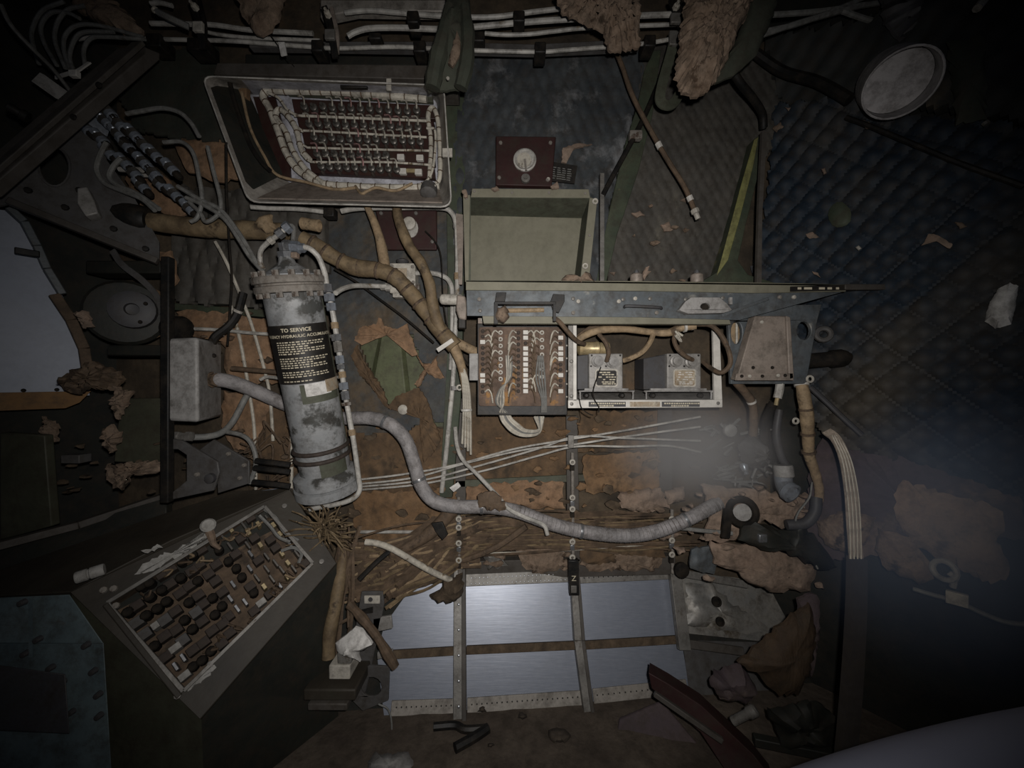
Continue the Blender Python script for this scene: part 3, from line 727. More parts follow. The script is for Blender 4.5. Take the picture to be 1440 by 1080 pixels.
# label patches on the cylinder, angle 0 faces the camera
cd = (Vector((0, 0, ZC)) - (A0 + A1) / 2); cd = (cd - ax * cd.dot(ax)).normalized(); sd = ax.cross(cd).normalized()
if sd.x < 0: sd = -sd
def cyl(an, h, r): return A0 + ax * h + (cd * math.cos(an) + sd * math.sin(an)) * r
def patch(name, h0, h1, a0, a1, r, m, par=ac):
    b = B(); n = 20; fr_, bk = [], []
    for k in range(n + 1):
        an = a0 + (a1 - a0) * k / n
        fr_.append([b.bm.verts.new(cyl(an, h, r)) for h in (h0, h1)]); bk.append([b.bm.verts.new(cyl(an, h, r - .0008)) for h in (h0, h1)])
    for k in range(n):
        b.f([fr_[k][0], fr_[k + 1][0], fr_[k + 1][1], fr_[k][1]]); b.f([bk[k][0], bk[k][1], bk[k + 1][1], bk[k + 1][0]])
        b.f([fr_[k][0], bk[k][0], bk[k + 1][0], fr_[k + 1][0]]); b.f([fr_[k][1], fr_[k + 1][1], bk[k + 1][1], bk[k][1]])
    b.f([fr_[0][0], fr_[0][1], bk[0][1], bk[0][0]]); b.f([fr_[n][0], bk[n][0], bk[n][1], fr_[n][1]])
    return Q(name, b, m, par)
lab = patch('instruction_label', LA * .235, LA * .47, -1.6, 1.25, ra + .001, 'print_black')
rl = ra + .0016
def onlab(h): return lambda x, y: cyl(x / ra - .12, h - y, rl)
text('TO SERVICE', .0125, 'print_cream', lab, onlab(LA * .262), bold=.0003)
text('EMERGENCY HYDRAULIC ACCUMULATOR', .0098, 'print_cream', lab, onlab(LA * .284), bold=.0002)
random.seed(9); b = B(); h = LA * .30; ln = 0
while h < LA * .46:
    x = -.055; stop = .055 if ln % 3 != 2 else random.uniform(-.02, .03)
    while x < stop:
        w = random.uniform(.004, .011)
        p = [cyl((x + k) / ra - .08, h + g, rl) for g in (0, .0026) for k in (0, w * .8)]
        q = b.vs([p[0], p[1], p[3], p[2]]); b.f(q)
        x += w + .0012
    ln += 1; h += .0056 if ln not in (6, 11, 14) else .0115
Q('fine_print', b, 'print_cream', lab, kind='stuff')
ol = patch('olive_patch', LA * .475, LA * .555, -.35, 1.15, ra + .0008, 'olive_dark')
patch('paper_sticker', LA * .472, LA * .525, -.18, .75, ra + .0016, 'paper')
patch('worn_sticker', LA * .468, LA * .52, .55, 1.3, ra + .0020, 'paper_worn')
patch('olive_patch', LA * .825, LA * .885, -.2, .9, ra * .985 + .0012, 'olive_dark')
patch('scale_strip', LA * .14, LA * .8, 1.2, 1.32, ra + .0012, 'olive_dark')
# fittings on the dome
Q('port_elbow', B().lathe(A0, -ax, [(.018, .016), (.018, .03), (.012, .032), (.012, .05), (0, .052)], 6), 'steel', ac)
Q('union_nut', B().lathe(P(410, 348, .95), Vector((1, 0, -.05)), [(.015, 0), (.015, .02), (.011, .021), (.011, .032)], 6), 'blue_steel', ac)
Q('elbow_body', B().lathe(P(398, 346, .95), Vector((1, .1, -.1)), [(.013, 0), (.016, .004), (.016, .018), (.012, .02)], 12), 'steel', ac)
Q('port_cap', B().box(408, 354, 417, 362, .94, .015), 'foam_pale', ac, .002)

# service line running down the right of the accumulator
def fitnut(par, p, ax_, r, l, m, n=6): return Q('fitting_nut', B().lathe(p - ax_.normalized() * l / 2, ax_, [(r * .8, 0), (r, .001), (r, l - .001), (r * .8, l)], n), m, par)
sl = T('service_line', 'white hydraulic line with a stack of silver fittings right of the accumulator', 'pipe', P(500, 700, 1.05))
path = [(424, 347, .95), (436, 350, .95), (448, 362, .96), (456, 382, .97), (460, 402, .975), (468, 440, .985), (476, 490, 1.0), (484, 545, 1.02), (490, 580, 1.03), (498, 625, 1.04), (504, 670, 1.05), (506, 688, 1.05), (498, 700, 1.05), (478, 708, 1.05), (436, 716, 1.06)]
Q('line_tube', B().tube(path, .0068, 10), 'white_tube', sl)
def along(y0):
    for a, c in zip(path, path[1:]):
        if a[1] <= y0 <= c[1]:
            t = (y0 - a[1]) / (c[1] - a[1]); return P(a[0] + (c[0] - a[0]) * t, y0, a[2] + (c[2] - a[2]) * t)
sax = Vector((.13, .03, -1))
for y0, r, l, m in ((406, .0125, .022, 'steel'), (419, .0135, .02, 'blue_steel'), (432, .0125, .02, 'blue_steel'), (475, .0135, .018, 'steel'), (488, .0115, .028, 'alu_dull'), (506, .0115, .022, 'blue_steel'), (516, .0105, .014, 'steel'), (543, .0125, .02, 'blue_steel'), (556, .011, .024, 'steel'), (568, .0125, .01, 'acc_rust')):
    fitnut(sl, along(y0), sax, r, l, m)
for y0 in (458, 527, 608): Q('tape_band', B().lathe(along(y0), sax, [(.0095, -.008), (.0098, 0), (.0095, .008)], 10), 'wire_tan', sl)
for y0 in (472, 531): Q('standoff', B().tube([along(y0), along(y0) + Vector((-.03, .03, .002))], .004, 7, 0), 'white_tube', sl)
sv = T('relief_pipe', 'short white pipe with angled silver fittings above the accumulator, curving down its left', 'pipe', P(366, 372, 1.0))
Q('pipe_tube', B().tube([(405, 318, .97), (392, 330, .97), (378, 340, .98), (367, 352, .99), (366, 368, 1.0), (370, 378, 1.0)], .006, 9), 'white_tube', sv)
fitnut(sv, P(394, 328, .97), Vector((-.8, 0, -.6)), .0125, .018, 'steel'); fitnut(sv, P(404, 320, .97), Vector((-.8, 0, -.6)), .014, .018, 'blue_steel')
fitnut(sv, P(381, 338, .975), Vector((-.8, 0, -.6)), .0095, .014, 'white')
Q('riser', B().tube([(405, 316, .98), (413, 320, .98), (412, 338, .97)], .005, 8), 'wire_grey', sv)

# valve block with tubes
vb = T('valve_block', 'white square valve block with four screws beside the cable harness', 'valve', P(566, 416, 1.17))
Q('body', B().box(548, 370, 584, 412, 1.14, .04), 'white', vb, .002)
Q('lower_step', B().box(552, 408, 570, 418, 1.145, .03), 'white', vb, .002)
Q('name_plate', B().box(557, 377, 572, 392, 1.138, .003), 'paper_worn', vb)
for x, y in ((551, 374), (580, 375), (581, 397), (552, 398)): Q('screw', B().lathe(P(x, y, 1.14), FR, [(.0055, 0), (.005, .002), (0, .003)], 8), 'acc_rust', vb)
Q('cap', B().lathe(P(566, 372, 1.155), Vector((0, 0, 1)), [(.012, 0), (.018, .006), (.018, .012), (.01, .016), (0, .016)], 12), 'relay_dark', vb)
Q('port', B().lathe(P(548, 404, 1.15), Vector((-1, 0, 0)), [(.012, -.004), (.012, .012), (.009, .014), (.009, .026)], 6), 'white_tube', vb)
Q('port', B().lathe(P(584, 404, 1.15), Vector((1, 0, 0)), [(.011, -.004), (.011, .014)], 6), 'acc_rust', vb)
def pipe(name, label, pts, r, m='white_tube', cat='pipe', **k): return O(name, B().tube(pts, r, 9, **k), m, label, cat)
pipe('valve_pipe', 'white pipe from the valve block left to the silver fittings', [(548, 403, 1.15), (520, 402, 1.12), (498, 402, 1.08), (482, 406, 1.03), (472, 412, 1.0)], .0068)
pipe('valve_pipe', 'white pipe bending from the valve block down to the long riser', [(584, 384, 1.15), (606, 384, 1.15), (622, 388, 1.15), (632, 396, 1.15), (636, 414, 1.15), (636, 470, 1.15), (634, 520, 1.155)], .0072)
rp = T('riser_pipe', 'long white pipe dropping from the junction box corner past the tray to the conduit', 'pipe', P(620, 692, 1.18))
Q('pipe_tube', B().tube([(480, 297, 1.12), (505, 293, 1.12), (560, 292, 1.12), (618, 292, 1.12), (634, 298, 1.13), (641, 314, 1.135), (643, 340, 1.14), (643, 400, 1.14), (640, 470, 1.14), (638, 520, 1.15), (633, 580, 1.16), (627, 640, 1.17), (621, 692, 1.18)], .0074, 10), 'white_tube', rp)
for x, y in ((642, 318), (639, 546)):
    Q('clamp', B().lathe(P(x, y - 3, 1.14), Vector((0, 0, -1)), [(.0105, 0), (.0105, .012)], 10), 'box_grey', rp)
    Q('clamp_eye', B().torus(P(x + 7, y - 1, 1.135), FR, .0068, .003, 12, 6), 'white', rp)
Q('tape_band', B().lathe(P(643, 384, 1.14), Vector((0, 0, -1)), [(.009, 0), (.0095, .01), (.009, .02)], 9), 'wire_tan', rp)
pipe('cross_pipe', 'white pipe running under the junction box, left of the black clamp', [(352, 291, 1.08), (380, 293, 1.1), (420, 294, 1.11), (456, 298, 1.12)], .0062)
O('pipe_clamp', B().box(454, 291, 469, 304, 1.105, .03), 'black', 'black rubber clamp joining the white pipes under the junction box', 'clamp', bev=.003)
wk = T('capped_fitting', 'white capped fitting with a tan half collar left of the shelf', 'fitting', P(650, 440, 1.05))
Q('cap', B().lathe(P(620, 421, 1.05), Vector((1, .1, 0)), [(0, -.004), (.008, -.003), (.0135, .002), (.0145, .008), (.0145, .055), (.012, .058)], 16), 'white', wk)
Q('collar', B().plate([(642, 414), (654, 416), (657, 432), (655, 450), (645, 448), (641, 436)], 1.035, .02), 'cover_tan', wk, .004)
Q('strap', B().box(644, 446, 655, 462, 1.04, .02), 'black', wk, .003)

# ---------------------------------------------------------------- brown cable harness
hn = T('cable_harness', 'thick brown taped cable harness sweeping from upper left to the terminal board', 'cable', P(645, 500, 1.12))
trunk = [(424, 334, 1.06), (446, 346, 1.07), (470, 362, 1.08), (500, 376, 1.09), (532, 380, 1.09), (556, 390, 1.09), (580, 415, 1.1), (600, 440, 1.1), (620, 466, 1.1), (640, 488, 1.1)]
Q('trunk', B().tube(trunk, [.019, .022, .023, .022, .024], 14, 6, wob=.12), 'harness', hn)
sm = smooth([P(*p) for p in trunk], 6)
for k in range(4, len(sm) - 2, 5):
    dd = (sm[k + 1] - sm[k]).normalized()
    Q('tape_wrap', B().lathe(sm[k], dd, [(.0225, -.004), (.0245, 0), (.0225, .004)], 14), 'wire_brown', hn)
Q('branch', B().tube([(516, 290, 1.1), (526, 312, 1.1), (534, 336, 1.1), (539, 360, 1.1), (542, 384, 1.09)], [.009, .012, .015, .016], 10, 6, wob=.1), 'wire_tan', hn)
Q('branch', B().tube([(558, 288, 1.1), (561, 310, 1.09), (575, 345, 1.08), (592, 370, 1.075), (604, 398, 1.075), (608, 425, 1.08), (616, 456, 1.09), (632, 480, 1.1)], [.013, .015, .014, .016, .018], 10, 6, wob=.12), 'harness', hn)
Q('tail', B().tube([(636, 484, 1.1), (646, 506, 1.1), (652, 530, 1.11), (656, 560, 1.13), (657, 600, 1.15), (658, 622, 1.16)], [.016, .012, .012, .012], 10, 6), 'wire_tan', hn)
for i in range(4):
    Q('tail_wire', B().tube([(642, 500, 1.095), (650 + i * 2, 530, 1.1), (652 + i * 3, 570, 1.12), (650 + i * 4, 624 + i * 5, 1.15)], .0035, 6), 'wire_white', hn)
Q('white_tie', B().bar(P(615, 493, 1.07), P(637, 478, 1.07), .012, .004), 'white_clean', hn, .001)
Q('white_tie', B().lathe(P(656, 575, 1.12), Vector((.05, 0, -1)), [(.0165, 0), (.0165, .006)], 12), 'white_clean', hn)
Q('stub', B().tube([(640, 480, 1.11), (655, 488, 1.12), (672, 496, 1.13)], .014, 10, 4), 'wire_tan', hn)
hb = T('cable_stub', 'dark taped cable end with a black plug lying left behind the accumulator', 'cable', P(290, 330, 1.08))
Q('trunk', B().tube([(214, 312, 1.06), (260, 318, 1.07), (310, 322, 1.08), (360, 324, 1.08), (402, 326, 1.08)], [.024, .026, .026, .024], 14, 6, wob=.12), 'harness', hb)
Q('plug', B().lathe(P(212, 311, 1.06), Vector((-1, -.15, .12)), [(.03, 0), (.036, .01), (.04, .04), (.038, .08), (.03, .11), (.012, .125), (0, .125)], 16), 'black', hb)
Q('torn_jacket', B().lump([(360, 312), (375, 302), (384, 300), (384, 314), (392, 322), (372, 328)], 1.05, .012, .01, seed=8, step=4), 'wire_tan', hb)
O('pipe_end', B().lathe(P(424, 314, 1.03), Vector((1, -.1, -.18)), [(.012, 0), (.016, .004), (.015, .03), (.016, .05), (.011, .052), (.011, .03), (0, .03)], 14), 'wire_tan', 'short broken pipe end beside the accumulator fittings', 'pipe')

# ---------------------------------------------------------------- big silver conduit and its box
gb = T('conduit_box', 'grey painted metal box at the left with a conduit leaving its side', 'box', P(272, 592, 1.1))
g0 = [P(235, 476, .96), P(278, 474, .96), P(279, 594, .96), P(235, 592, .96)]
g1 = [P(262, 482, 1.13), P(312, 482, 1.13), P(312, 586, 1.13), P(262, 586, 1.13)]
Q('body', B().hexa(g0 + g1), 'box_grey', gb, .008)
Q('conduit_nut', B().lathe(P(296, 534, 1.04), Vector((1, -.25, 0)), [(.021, 0), (.021, .008), (.018, .01), (.018, .022)], 8), 'wire_brown', gb)
for x, y in ((297, 478), (294, 492), (301, 500)): Q('scuff_screw', B().lathe(P(x, y, 1.06), Vector((.75, -.6, 0)), [(.006, 0), (.005, .003), (0, .004)], 7), 'rubber', gb)
cpath = [(300, 533, 1.04), (325, 537, 1.06), (360, 550, 1.1), (400, 568, 1.13), (440, 582, 1.14), (480, 588, 1.13), (520, 588, 1.11), (548, 596, 1.1), (570, 618, 1.1), (582, 650, 1.1), (592, 682, 1.1), (610, 704, 1.1), (640, 712, 1.1), (690, 713, 1.1), (730, 720, 1.1), (780, 738, 1.1), (830, 749, 1.1), (885, 753, 1.1), (930, 745, 1.1), (975, 726, 1.1), (1012, 706, 1.11)]
cp = T('flexible_conduit', 'thick silver flexible conduit snaking from the grey box across the lower wall', 'conduit', P(640, 722, 1.1))
Q('conduit_hose', B().tube(cpath, .0192, 16, 8), 'conduit', cp)
sm = smooth([P(*p) for p in cpath], 8)
for k in range(1, len(sm) - 1):
    if k % 24 == 6 and k > 40:
        dd = (sm[k + 1] - sm[k]).normalized()
        Q('conduit_clip', B().lathe(sm[k], dd, [(.0208, -.004), (.0212, 0), (.0208, .004)], 16), 'steel', cp)
b = B()
for k in range(110, len(sm) - 1, 1):
    dd = (sm[k + 1] - sm[k]).normalized(); b.torus(sm[k], dd, .0190, .0012, 14, 4)
Q('ribs', b, 'conduit', cp, kind='stuff')

# ---------------------------------------------------------------- olive tray
tr = T('equipment_tray', 'open olive green metal tray mounted on the wall above the shelf', 'tray', P(740, 398, 1.15))
Q('back_sheet', B().plate([(658, 300), (822, 304), (812, 400), (655, 402)], 1.160, .004), 'olive', tr)
Q('top_wall', B().hexa([P(662, 276, 1.06), P(830, 277, 1.06), P(830, 279, 1.06), P(662, 278, 1.06), P(660, 302, 1.164), P(820, 306, 1.164), P(820, 308, 1.164), P(660, 304, 1.164)]), 'olive_dark', tr)
Q('top_flange', B().plate([(664, 265), (828, 266), (830, 278), (662, 277)], 1.058, .004), 'olive', tr, .001)
Q('left_wall', B().hexa([P(659, 275, 1.06), P(662, 275, 1.06), P(662, 400, 1.06), P(658, 400, 1.06), P(656, 300, 1.164), P(660, 300, 1.164), P(658, 402, 1.164), P(654, 402, 1.164)]), 'olive_dark', tr)
Q('left_flange', B().plate([(651, 274), (661, 274), (659, 400), (654, 400)], 1.058, .004), 'olive', tr, .001)
Q('right_wall', B().hexa([P(829, 277, 1.06), P(832, 277, 1.06), P(818, 400, 1.06), P(815, 400, 1.06), P(818, 304, 1.164), P(822, 304, 1.164), P(810, 402, 1.164), P(806, 402, 1.164)]), 'olive_dark', tr)
Q('right_flange', B().plate([(829, 278), (840, 279), (828, 396), (816, 396)], 1.058, .004), 'olive', tr, .001)
for x, y in ((667, 269), (720, 271), (772, 271), (823, 272), (656, 279), (829, 331)): Q('hole_screw', B().lathe(P(x, y, 1.058), FR, [(.004, 0), (.0035, .0015), (0, .002)], 8), 'acc_rust', tr)
for x, y in ((837, 283), (823, 374)): Q('clamp_eye', B().torus(P(x, y, 1.05), FR, .006, .0028, 12, 6), 'white', tr)
O('wall_strip', B().plate([(844, 243), (850, 243), (850, 399), (844, 399)], 1.12, .012), 'alu_dull', 'thin grey vertical strip right of the olive tray', 'strip', bev=.001)
O('backing_sheet', B().plate([(641, 300), (652, 302), (650, 400), (645, 400)], 1.12, .006), 'cover_tan', 'narrow tan sheet strip left of the olive tray', 'strip')

# ---------------------------------------------------------------- shelf with blue web
sh = T('equipment_shelf', 'long metal shelf with an olive front lip and blue-grey web', 'shelf', P(840, 455, 1.05))
Q('front_lip', B().plate([(655, 394), (900, 395), (1120, 398), (1190, 400), (1190, 410), (1060, 412), (900, 409), (655, 408)], .98, .006), 'olive', sh, .0015)
Q('top_sheet', B().hexa([P(655, 394, .98), P(1190, 400, .98), P(1190, 402, .98), P(655, 396, .98), P(655, 404, 1.19), P(1060, 404, 1.19), P(1060, 406, 1.19), P(655, 406, 1.19)]), 'olive_dark', sh)
Q('web', B().plate([(656, 408), (1060, 411), (1190, 409), (1040, 450), (900, 446), (657, 444)], .986, .005), 'slate_metal', sh)
Q('lower_angle', B().plate([(678, 443), (1025, 446), (1028, 456), (680, 455)], .99, .02), 'olive', sh, .001)
Q('tail_rail', B().bar(P(1186, 404, .98), P(1296, 404, .98), .014, .012), 'beam_grey', sh, .002)
pl = Q('name_strip', B().plate([(1112, 403), (1190, 400), (1190, 408), (1112, 410)], .977, .003), 'print_black', sh)
for x0, x1 in ((1122, 1127), (1131, 1142), (1152, 1160), (1164, 1170), (1176, 1180)): Q('lettering', B().box(x0, 404, x1, 407, .9755, .001), 'print_cream', pl)
random.seed(3)
for x, y in ((674, 421), (675, 437), (806, 420), (806, 440), (813, 424), (876, 421), (893, 420), (914, 420), (964, 421), (923, 440), (1016, 419), (1096, 418), (1116, 418), (870, 424)):
    Q('rivet', B().lathe(P(x, y, .986), FR, [(.0055, 0), (.005, .003), (.002, .0045), (0, .0045)], 8), random.choice(['acc_rust', 'white', 'alu_dull']), sh)
Q('handle', B().tube([(878, 432, .985), (884, 430, .97), (925, 432, .97), (930, 434, .985)], .004, 7, 4), 'relay_dark', sh)
mb = T('cable_bracket', 'black metal bracket bolted under the shelf lip above the terminal board', 'bracket', P(740, 455, .96))
Q('bar', B().box(695, 424, 782, 428, .955, .02), 'black', mb, .001)
Q('tab', B().plate([(698, 411), (712, 411), (710, 424), (696, 424)], .972, .008), 'black', mb, .001)
Q('tab', B().plate([(778, 413), (794, 414), (794, 424), (786, 440), (778, 438), (774, 424)], .972, .008), 'black', mb, .001)
Q('leg', B().plate([(695, 427), (700, 427), (700, 456), (695, 456)], .955, .01), 'black', mb, .001)
Q('leg', B().plate([(778, 427), (782, 427), (782, 452), (778, 452)], .955, .01), 'black', mb, .001)
Q('cross_rod', B().tube([(708, 437, .985), (765, 436, .985)], .006, 8, 0), 'wire_tan', mb)
lump('debris_clump', 'brown dusty clump on the bracket above the terminal board', 'debris', [(700, 432), (710, 430), (718, 444), (712, 454), (698, 452)], .965, 'foam', .02, .01, seed=60, step=4)
lump('debris_clump', 'tan broken insulation bits on the shelf below the olive tray', 'debris', [(790, 392), (796, 386), (815, 389), (824, 384), (834, 388), (840, 398), (792, 398)], .99, 'foam', .02, .012, seed=61, step=4)
lump('debris_clump', 'tan torn chip on the shelf beside the left mount', 'debris', [(902, 384), (908, 374), (914, 374), (912, 388), (906, 392)], 1.0, 'foam_pale', .006, .006, seed=62, step=4)
for i, (x, y) in enumerate(((895, 390), (980, 390))):
    vm = T('vibration_mount', '%s pale rubber mount on top of the shelf' % ('left' if i == 0 else 'right'), 'mount', P(x, 397, 1.0), 'shelf mounts')
    Q('bush', B().lathe(P(x, 398, 1.0), Vector((0, 0, 1)), [(.015, 0), (.016, .003), (.016, .02), (.013, .023)], 14), 'cover_tan', vm)
    Q('washer', B().lathe(P(x, 388, 1.0), Vector((0, 0, 1)), [(.012, 0), (.012, .004)], 12), 'alu_dull', vm)
    Q('bolt', B().lathe(P(x, 386, 1.0), Vector((0, 0, 1)), [(.006, 0), (.006, .008), (.003, .012), (0, .012)], 6), 'steel', vm)
dm = T('map_light', 'pale grey dished light cover with a round hole on the shelf web', 'light', P(992, 440, .98))
Q('dish', B().plate([(955, 436), (964, 424), (972, 418), (1012, 418), (1022, 426), (1030, 436), (1018, 440), (968, 441)], .965, .02, [circ(992, 431, 7, 5, 12)]), 'box_grey', dm, .003)
Q('socket', B().plate(circ(992, 431, 7, 5, 12), .972, .012), 'rubber', dm)
Q('tab', B().box(1026, 418, 1030, 428, .97, .006), 'box_grey', dm)

# ---------------------------------------------------------------- terminal board
tb = T('terminal_board', 'square brown terminal board with columns of studs under the shelf', 'terminal board', P(735, 580, 1.1))
Q('frame', B().plate([(671, 452), (798, 452), (798, 584), (671, 584)], 1.085, .06), 'black', tb, .002)
Q('board', B().plate(rrect([(673, 460), (795, 460), (795, 571), (673, 571)], 4), 1.075, .01), 'bakelite_dust', tb, .002)
Q('top_strap', B().box(672, 447, 798, 455, 1.07, .012), 'cover_tan', tb, .001)
Q('side_bracket', B().plate([(660, 497), (672, 497), (672, 535), (660, 535)], 1.08, .01), 'box_grey', tb, .001)
for x, y in ((679, 450), (730, 450), (788, 450)): Q('eyelet', B().torus(P(x, y, 1.068), FR, .0045, .0022, 10, 6), 'white', tb)
for x in (673 + 4, 791): pass
cols = [(679, 466, 551, 12, 'stud'), (704, 468, 533, 8, 'ring'), (729, 468, 550, 11, 'stud'), (739, 468, 550, 12, 'clip'), (762, 468, 530, 7, 'ring'), (788, 468, 550, 12, 'clip')]
random.seed(12); wires = B(); wires2 = B(); proto = {}
for ci, (x, y0, y1, m, kd) in enumerate(cols):
    strip = Q('stud_strip', B().box(x - 4.5, y0 - 5, x + 4.5, y1 + 5, 1.071, .006), 'bakelite_dust', tb, .001)
    for k in range(m):
        y = y0 + (y1 - y0) * k / (m - 1); p = P(x, y, 1.07)
        key = kd if kd != 'clip' else ('clip' if random.random() < .6 else 'stud')
        if kd == 'stud' and random.random() < .12: key = 'clip'
        if key not in proto:
            if key == 'stud': o = Q('terminal_stud', B().lathe(p, FR, [(.0055, 0), (.0055, .006), (.003, .007), (.003, .012), (0, .0125)], 8), 'stud_dark', strip)
            elif key == 'ring': o = Q('ring_terminal', B().torus(p + FR * .004, FR, .0046, .0022, 10, 6), 'white', strip)
            else: o = Q('white_clip', B().obox(p + FR * .005, Vector((.007, 0, 0)), Vector((0, 0, .0058)), Vector((0, .005, 0))), 'white_clean', strip, .001)
            proto[key] = (o, wloc(o) - p)
        else: CP(proto[key][0], p + proto[key][1], strip)
        sx = 1 if ci in (0, 3) else -1
        w = wires if random.random() < .4 else wires2
        w.tube([(x + sx * 3, y, 1.064), (x + sx * 8, y - 3, 1.058), (x + sx * 12, y + 3, 1.058), (x + sx * 14, y + 16, 1.062)], .0022, 5, 4)
Q('hookup_wires', wires, 'wire_white', tb, kind='stuff'); Q('hookup_wires', wires2, 'wire_brown', tb, kind='stuff')
for i in range(6):
    Q('lead', B().tube([(712 + i * 1.5, 500, 1.06), (713 + i, 530, 1.056), (708 - i, 548, 1.056), (702 - i * 2 + 6, 566, 1.06), (703 + i * 2, 580, 1.07)], .003, 6), 'wire_grey' if i % 2 else 'wire_white', tb)
for i in range(4):
    Q('lead', B().tube([(757 + i * 2, 500, 1.06), (754 + i * 4, 530, 1.056), (758 + i * 3, 548, 1.056), (762 + i * 2, 562, 1.06), (762 + i * 2, 580, 1.07)], .0026, 6), 'wire_grey', tb)
Q('corner_wire', B().tube([(760, 453, 1.05), (776, 447, 1.0), (786, 452, .98), (800, 468, .99), (812, 480, 1.02), (822, 484, 1.05)], .006, 8), 'wire_brown', tb)
for k in range(6): Q('edge_rivet', B().lathe(P(797, 468 + k * 18, 1.085), FR, [(.003, 0), (.002, .002), (0, .0025)], 6), 'white', tb)
lp = T('wire_loop', 'pale looped wire bundle hanging below the terminal board', 'cable', P(735, 612, 1.13))
for i in range(5): Q('wire', B().tube([(703 + i * 3, 582, 1.1), (708 + i * 3, 594 - i, 1.1), (722 + i * 2, 608 - i * 2.4, 1.1), (740, 613 - i * 2, 1.11), (758, 608 - i, 1.13), (764 - i * 3, 586, 1.15)], .0042, 7), 'wire_white' if i != 2 else 'wire_grey', lp)

# ---------------------------------------------------------------- white relay rack
rk = T('relay_rack', 'white painted frame holding two grey relay boxes under the shelf', 'rack', P(905, 573, 1.08))
Q('left_post', B().plate([(806, 456), (811, 456), (811, 572), (806, 572)], 1.04, .01), 'white_clean', rk, .001)
Q('left_flange', B().plate([(799, 456), (807, 456), (807, 572), (799, 572)], 1.045, .006), 'alu_dull', rk, .001)
Q('right_post', B().plate([(1003, 462), (1012, 466), (1016, 572), (1005, 572)], 1.04, .01), 'white_clean', rk, .001)
Q('bottom_rail', B().plate([(799, 563), (1016, 562), (1016, 573), (799, 574)], 1.035, .012), 'white_clean', rk, .001)
Q('shelf_plate', B().hexa([P(800, 562, 1.04), P(1015, 562, 1.04), P(1015, 564, 1.04), P(800, 564, 1.04), P(806, 548, 1.19), P(1010, 548, 1.19), P(1010, 550, 1.19), P(806, 550, 1.19)]), 'relay_grey', rk)
Q('rear_sheet', B().plate([(812, 456), (1003, 460), (1003, 550), (812, 550)], 1.2, .004), 'skinwall', rk)
for x0, x1 in ((828, 880), (931, 984)):
    lb = Q('label_strip', B().box(x0, 565, x1, 572, 1.033, .002), 'relay_dark', rk)
    b = B(); random.seed(x0)
    for yy in (566.4, 569.6):
        x = x0 + 3 + (10 if yy > 568 else 0)
        while x < x1 - 3 - (14 if yy > 568 else 0): w = random.uniform(1.2, 3.2); b.box(x, yy, x + w, yy + 1.9, 1.0325, .0008); x += w + .9
    Q('fine_print', b, 'print_cream', lb, kind='stuff')
Q('worn_tag', B().box(886, 565, 928, 572, 1.033, .002), 'paper_worn', rk)
for x, y in ((804, 508), (804, 557), (1010, 567), (804, 568)): Q('screw', B().lathe(P(x, y, 1.034), FR, [(.005, 0), (.004, .002), (0, .003)], 8), 'alu_dull', rk)
for nm, x0, x1, xs in (('left', 828, 876, 812), ('right', 938, 986, 905)):
    ru = T('relay_unit', '%s grey relay box with a rectangular data plate in the white rack' % nm, 'relay', P((x0 + x1) / 2, 548, 1.1))
    Q('case', B().box(x0, 497, x1, 549, 1.08, .09), 'relay_grey', ru, .003)
    Q('side_cover', B().plate([(xs, 500 if nm == 'left' else 504), (x0, 498), (x0, 548), (xs, 548)], 1.095, .08), 'relay_dark', ru, .002)
    cx = x0 + 9
    dp = Q('data_plate', B().plate(rrect([(cx, 519), (cx + 32, 519), (cx + 32, 544), (cx, 544)], 4), 1.077, .003), 'white', ru)
    Q('plate_field', B().plate(rrect([(cx + 2, 521), (cx + 30, 521), (cx + 30, 542), (cx + 2, 542)], 3), 1.0755, .002), 'print_black' if nm == 'left' else 'paper_worn', dp)
    b = B(); random.seed(x0)
    for yy in (523, 526, 529.5, 533, 536.5, 539):
        x = cx + 4 + random.uniform(0, 8)
        while x < cx + 27: w = random.uniform(1.5, 6); b.box(x, yy, min(x + w, cx + 29), yy + 1.5, 1.0748, .0008); x += w + random.choice((1, 1, 6))
    Q('fine_print', b, 'print_cream' if nm == 'left' else 'white_clean', dp, kind='stuff')
    for q, (x, y) in enumerate(((x0 + 12, 508), (x0 + 33, 509))):
        Q('socket', B().lathe(P(x, y, 1.08), FR, [(.017, 0), (.017, .006), (.012, .008), (.012, .014), (.005, .015), (0, .015)], 14), 'box_grey' if nm == 'left' else 'relay_grey', ru)
    for x, y in ((x0 + 4, 500), (x0 + 24, 515), (x0 + 44, 500), (x0 + 3, 515)): Q('screw', B().lathe(P(x, y, 1.08), FR, [(.003, 0), (.003, .002), (0, .0025)], 6), 'black', ru)
    Q('clamp_wire', B().tube([(xs + 4, 562, 1.05), (xs + 4, 552, 1.05), (xs + 8, 550, 1.05), (x1 + 10, 550, 1.05), (x1 + 14, 552, 1.05), (x1 + 14, 562, 1.05)], .0022, 6, 3), 'box_grey', ru)
    Q('clamp_bar', B().box(xs + 10, 546, x1 + 8, 549, 1.055, .012), 'box_grey', ru, .001)
    for x in (xs + 12, x1 - 2): Q('bolt', B().lathe(P(x, 556, 1.06), FR, [(.008, 0), (.008, .006), (.004, .01)], 8), 'black', ru)
rc = T('rack_cable', 'dusty brown cable along the top of the white rack with white ties', 'cable', P(900, 465, 1.08))
Q('trunk', B().tube([(806, 484, 1.08), (822, 472, 1.07), (845, 464, 1.06), (880, 463, 1.06), (915, 467, 1.06), (940, 468, 1.05), (958, 460, 1.04), (978, 456, 1.03)], [.009, .011, .01, .009, .011, .014], 10, 6, wob=.15), 'wire_tan', rc)
Q('branch', B().tube([(842, 470, 1.06), (852, 482, 1.05), (856, 496, 1.05), (853, 508, 1.065)], .006, 8), 'wire_brown', rc)
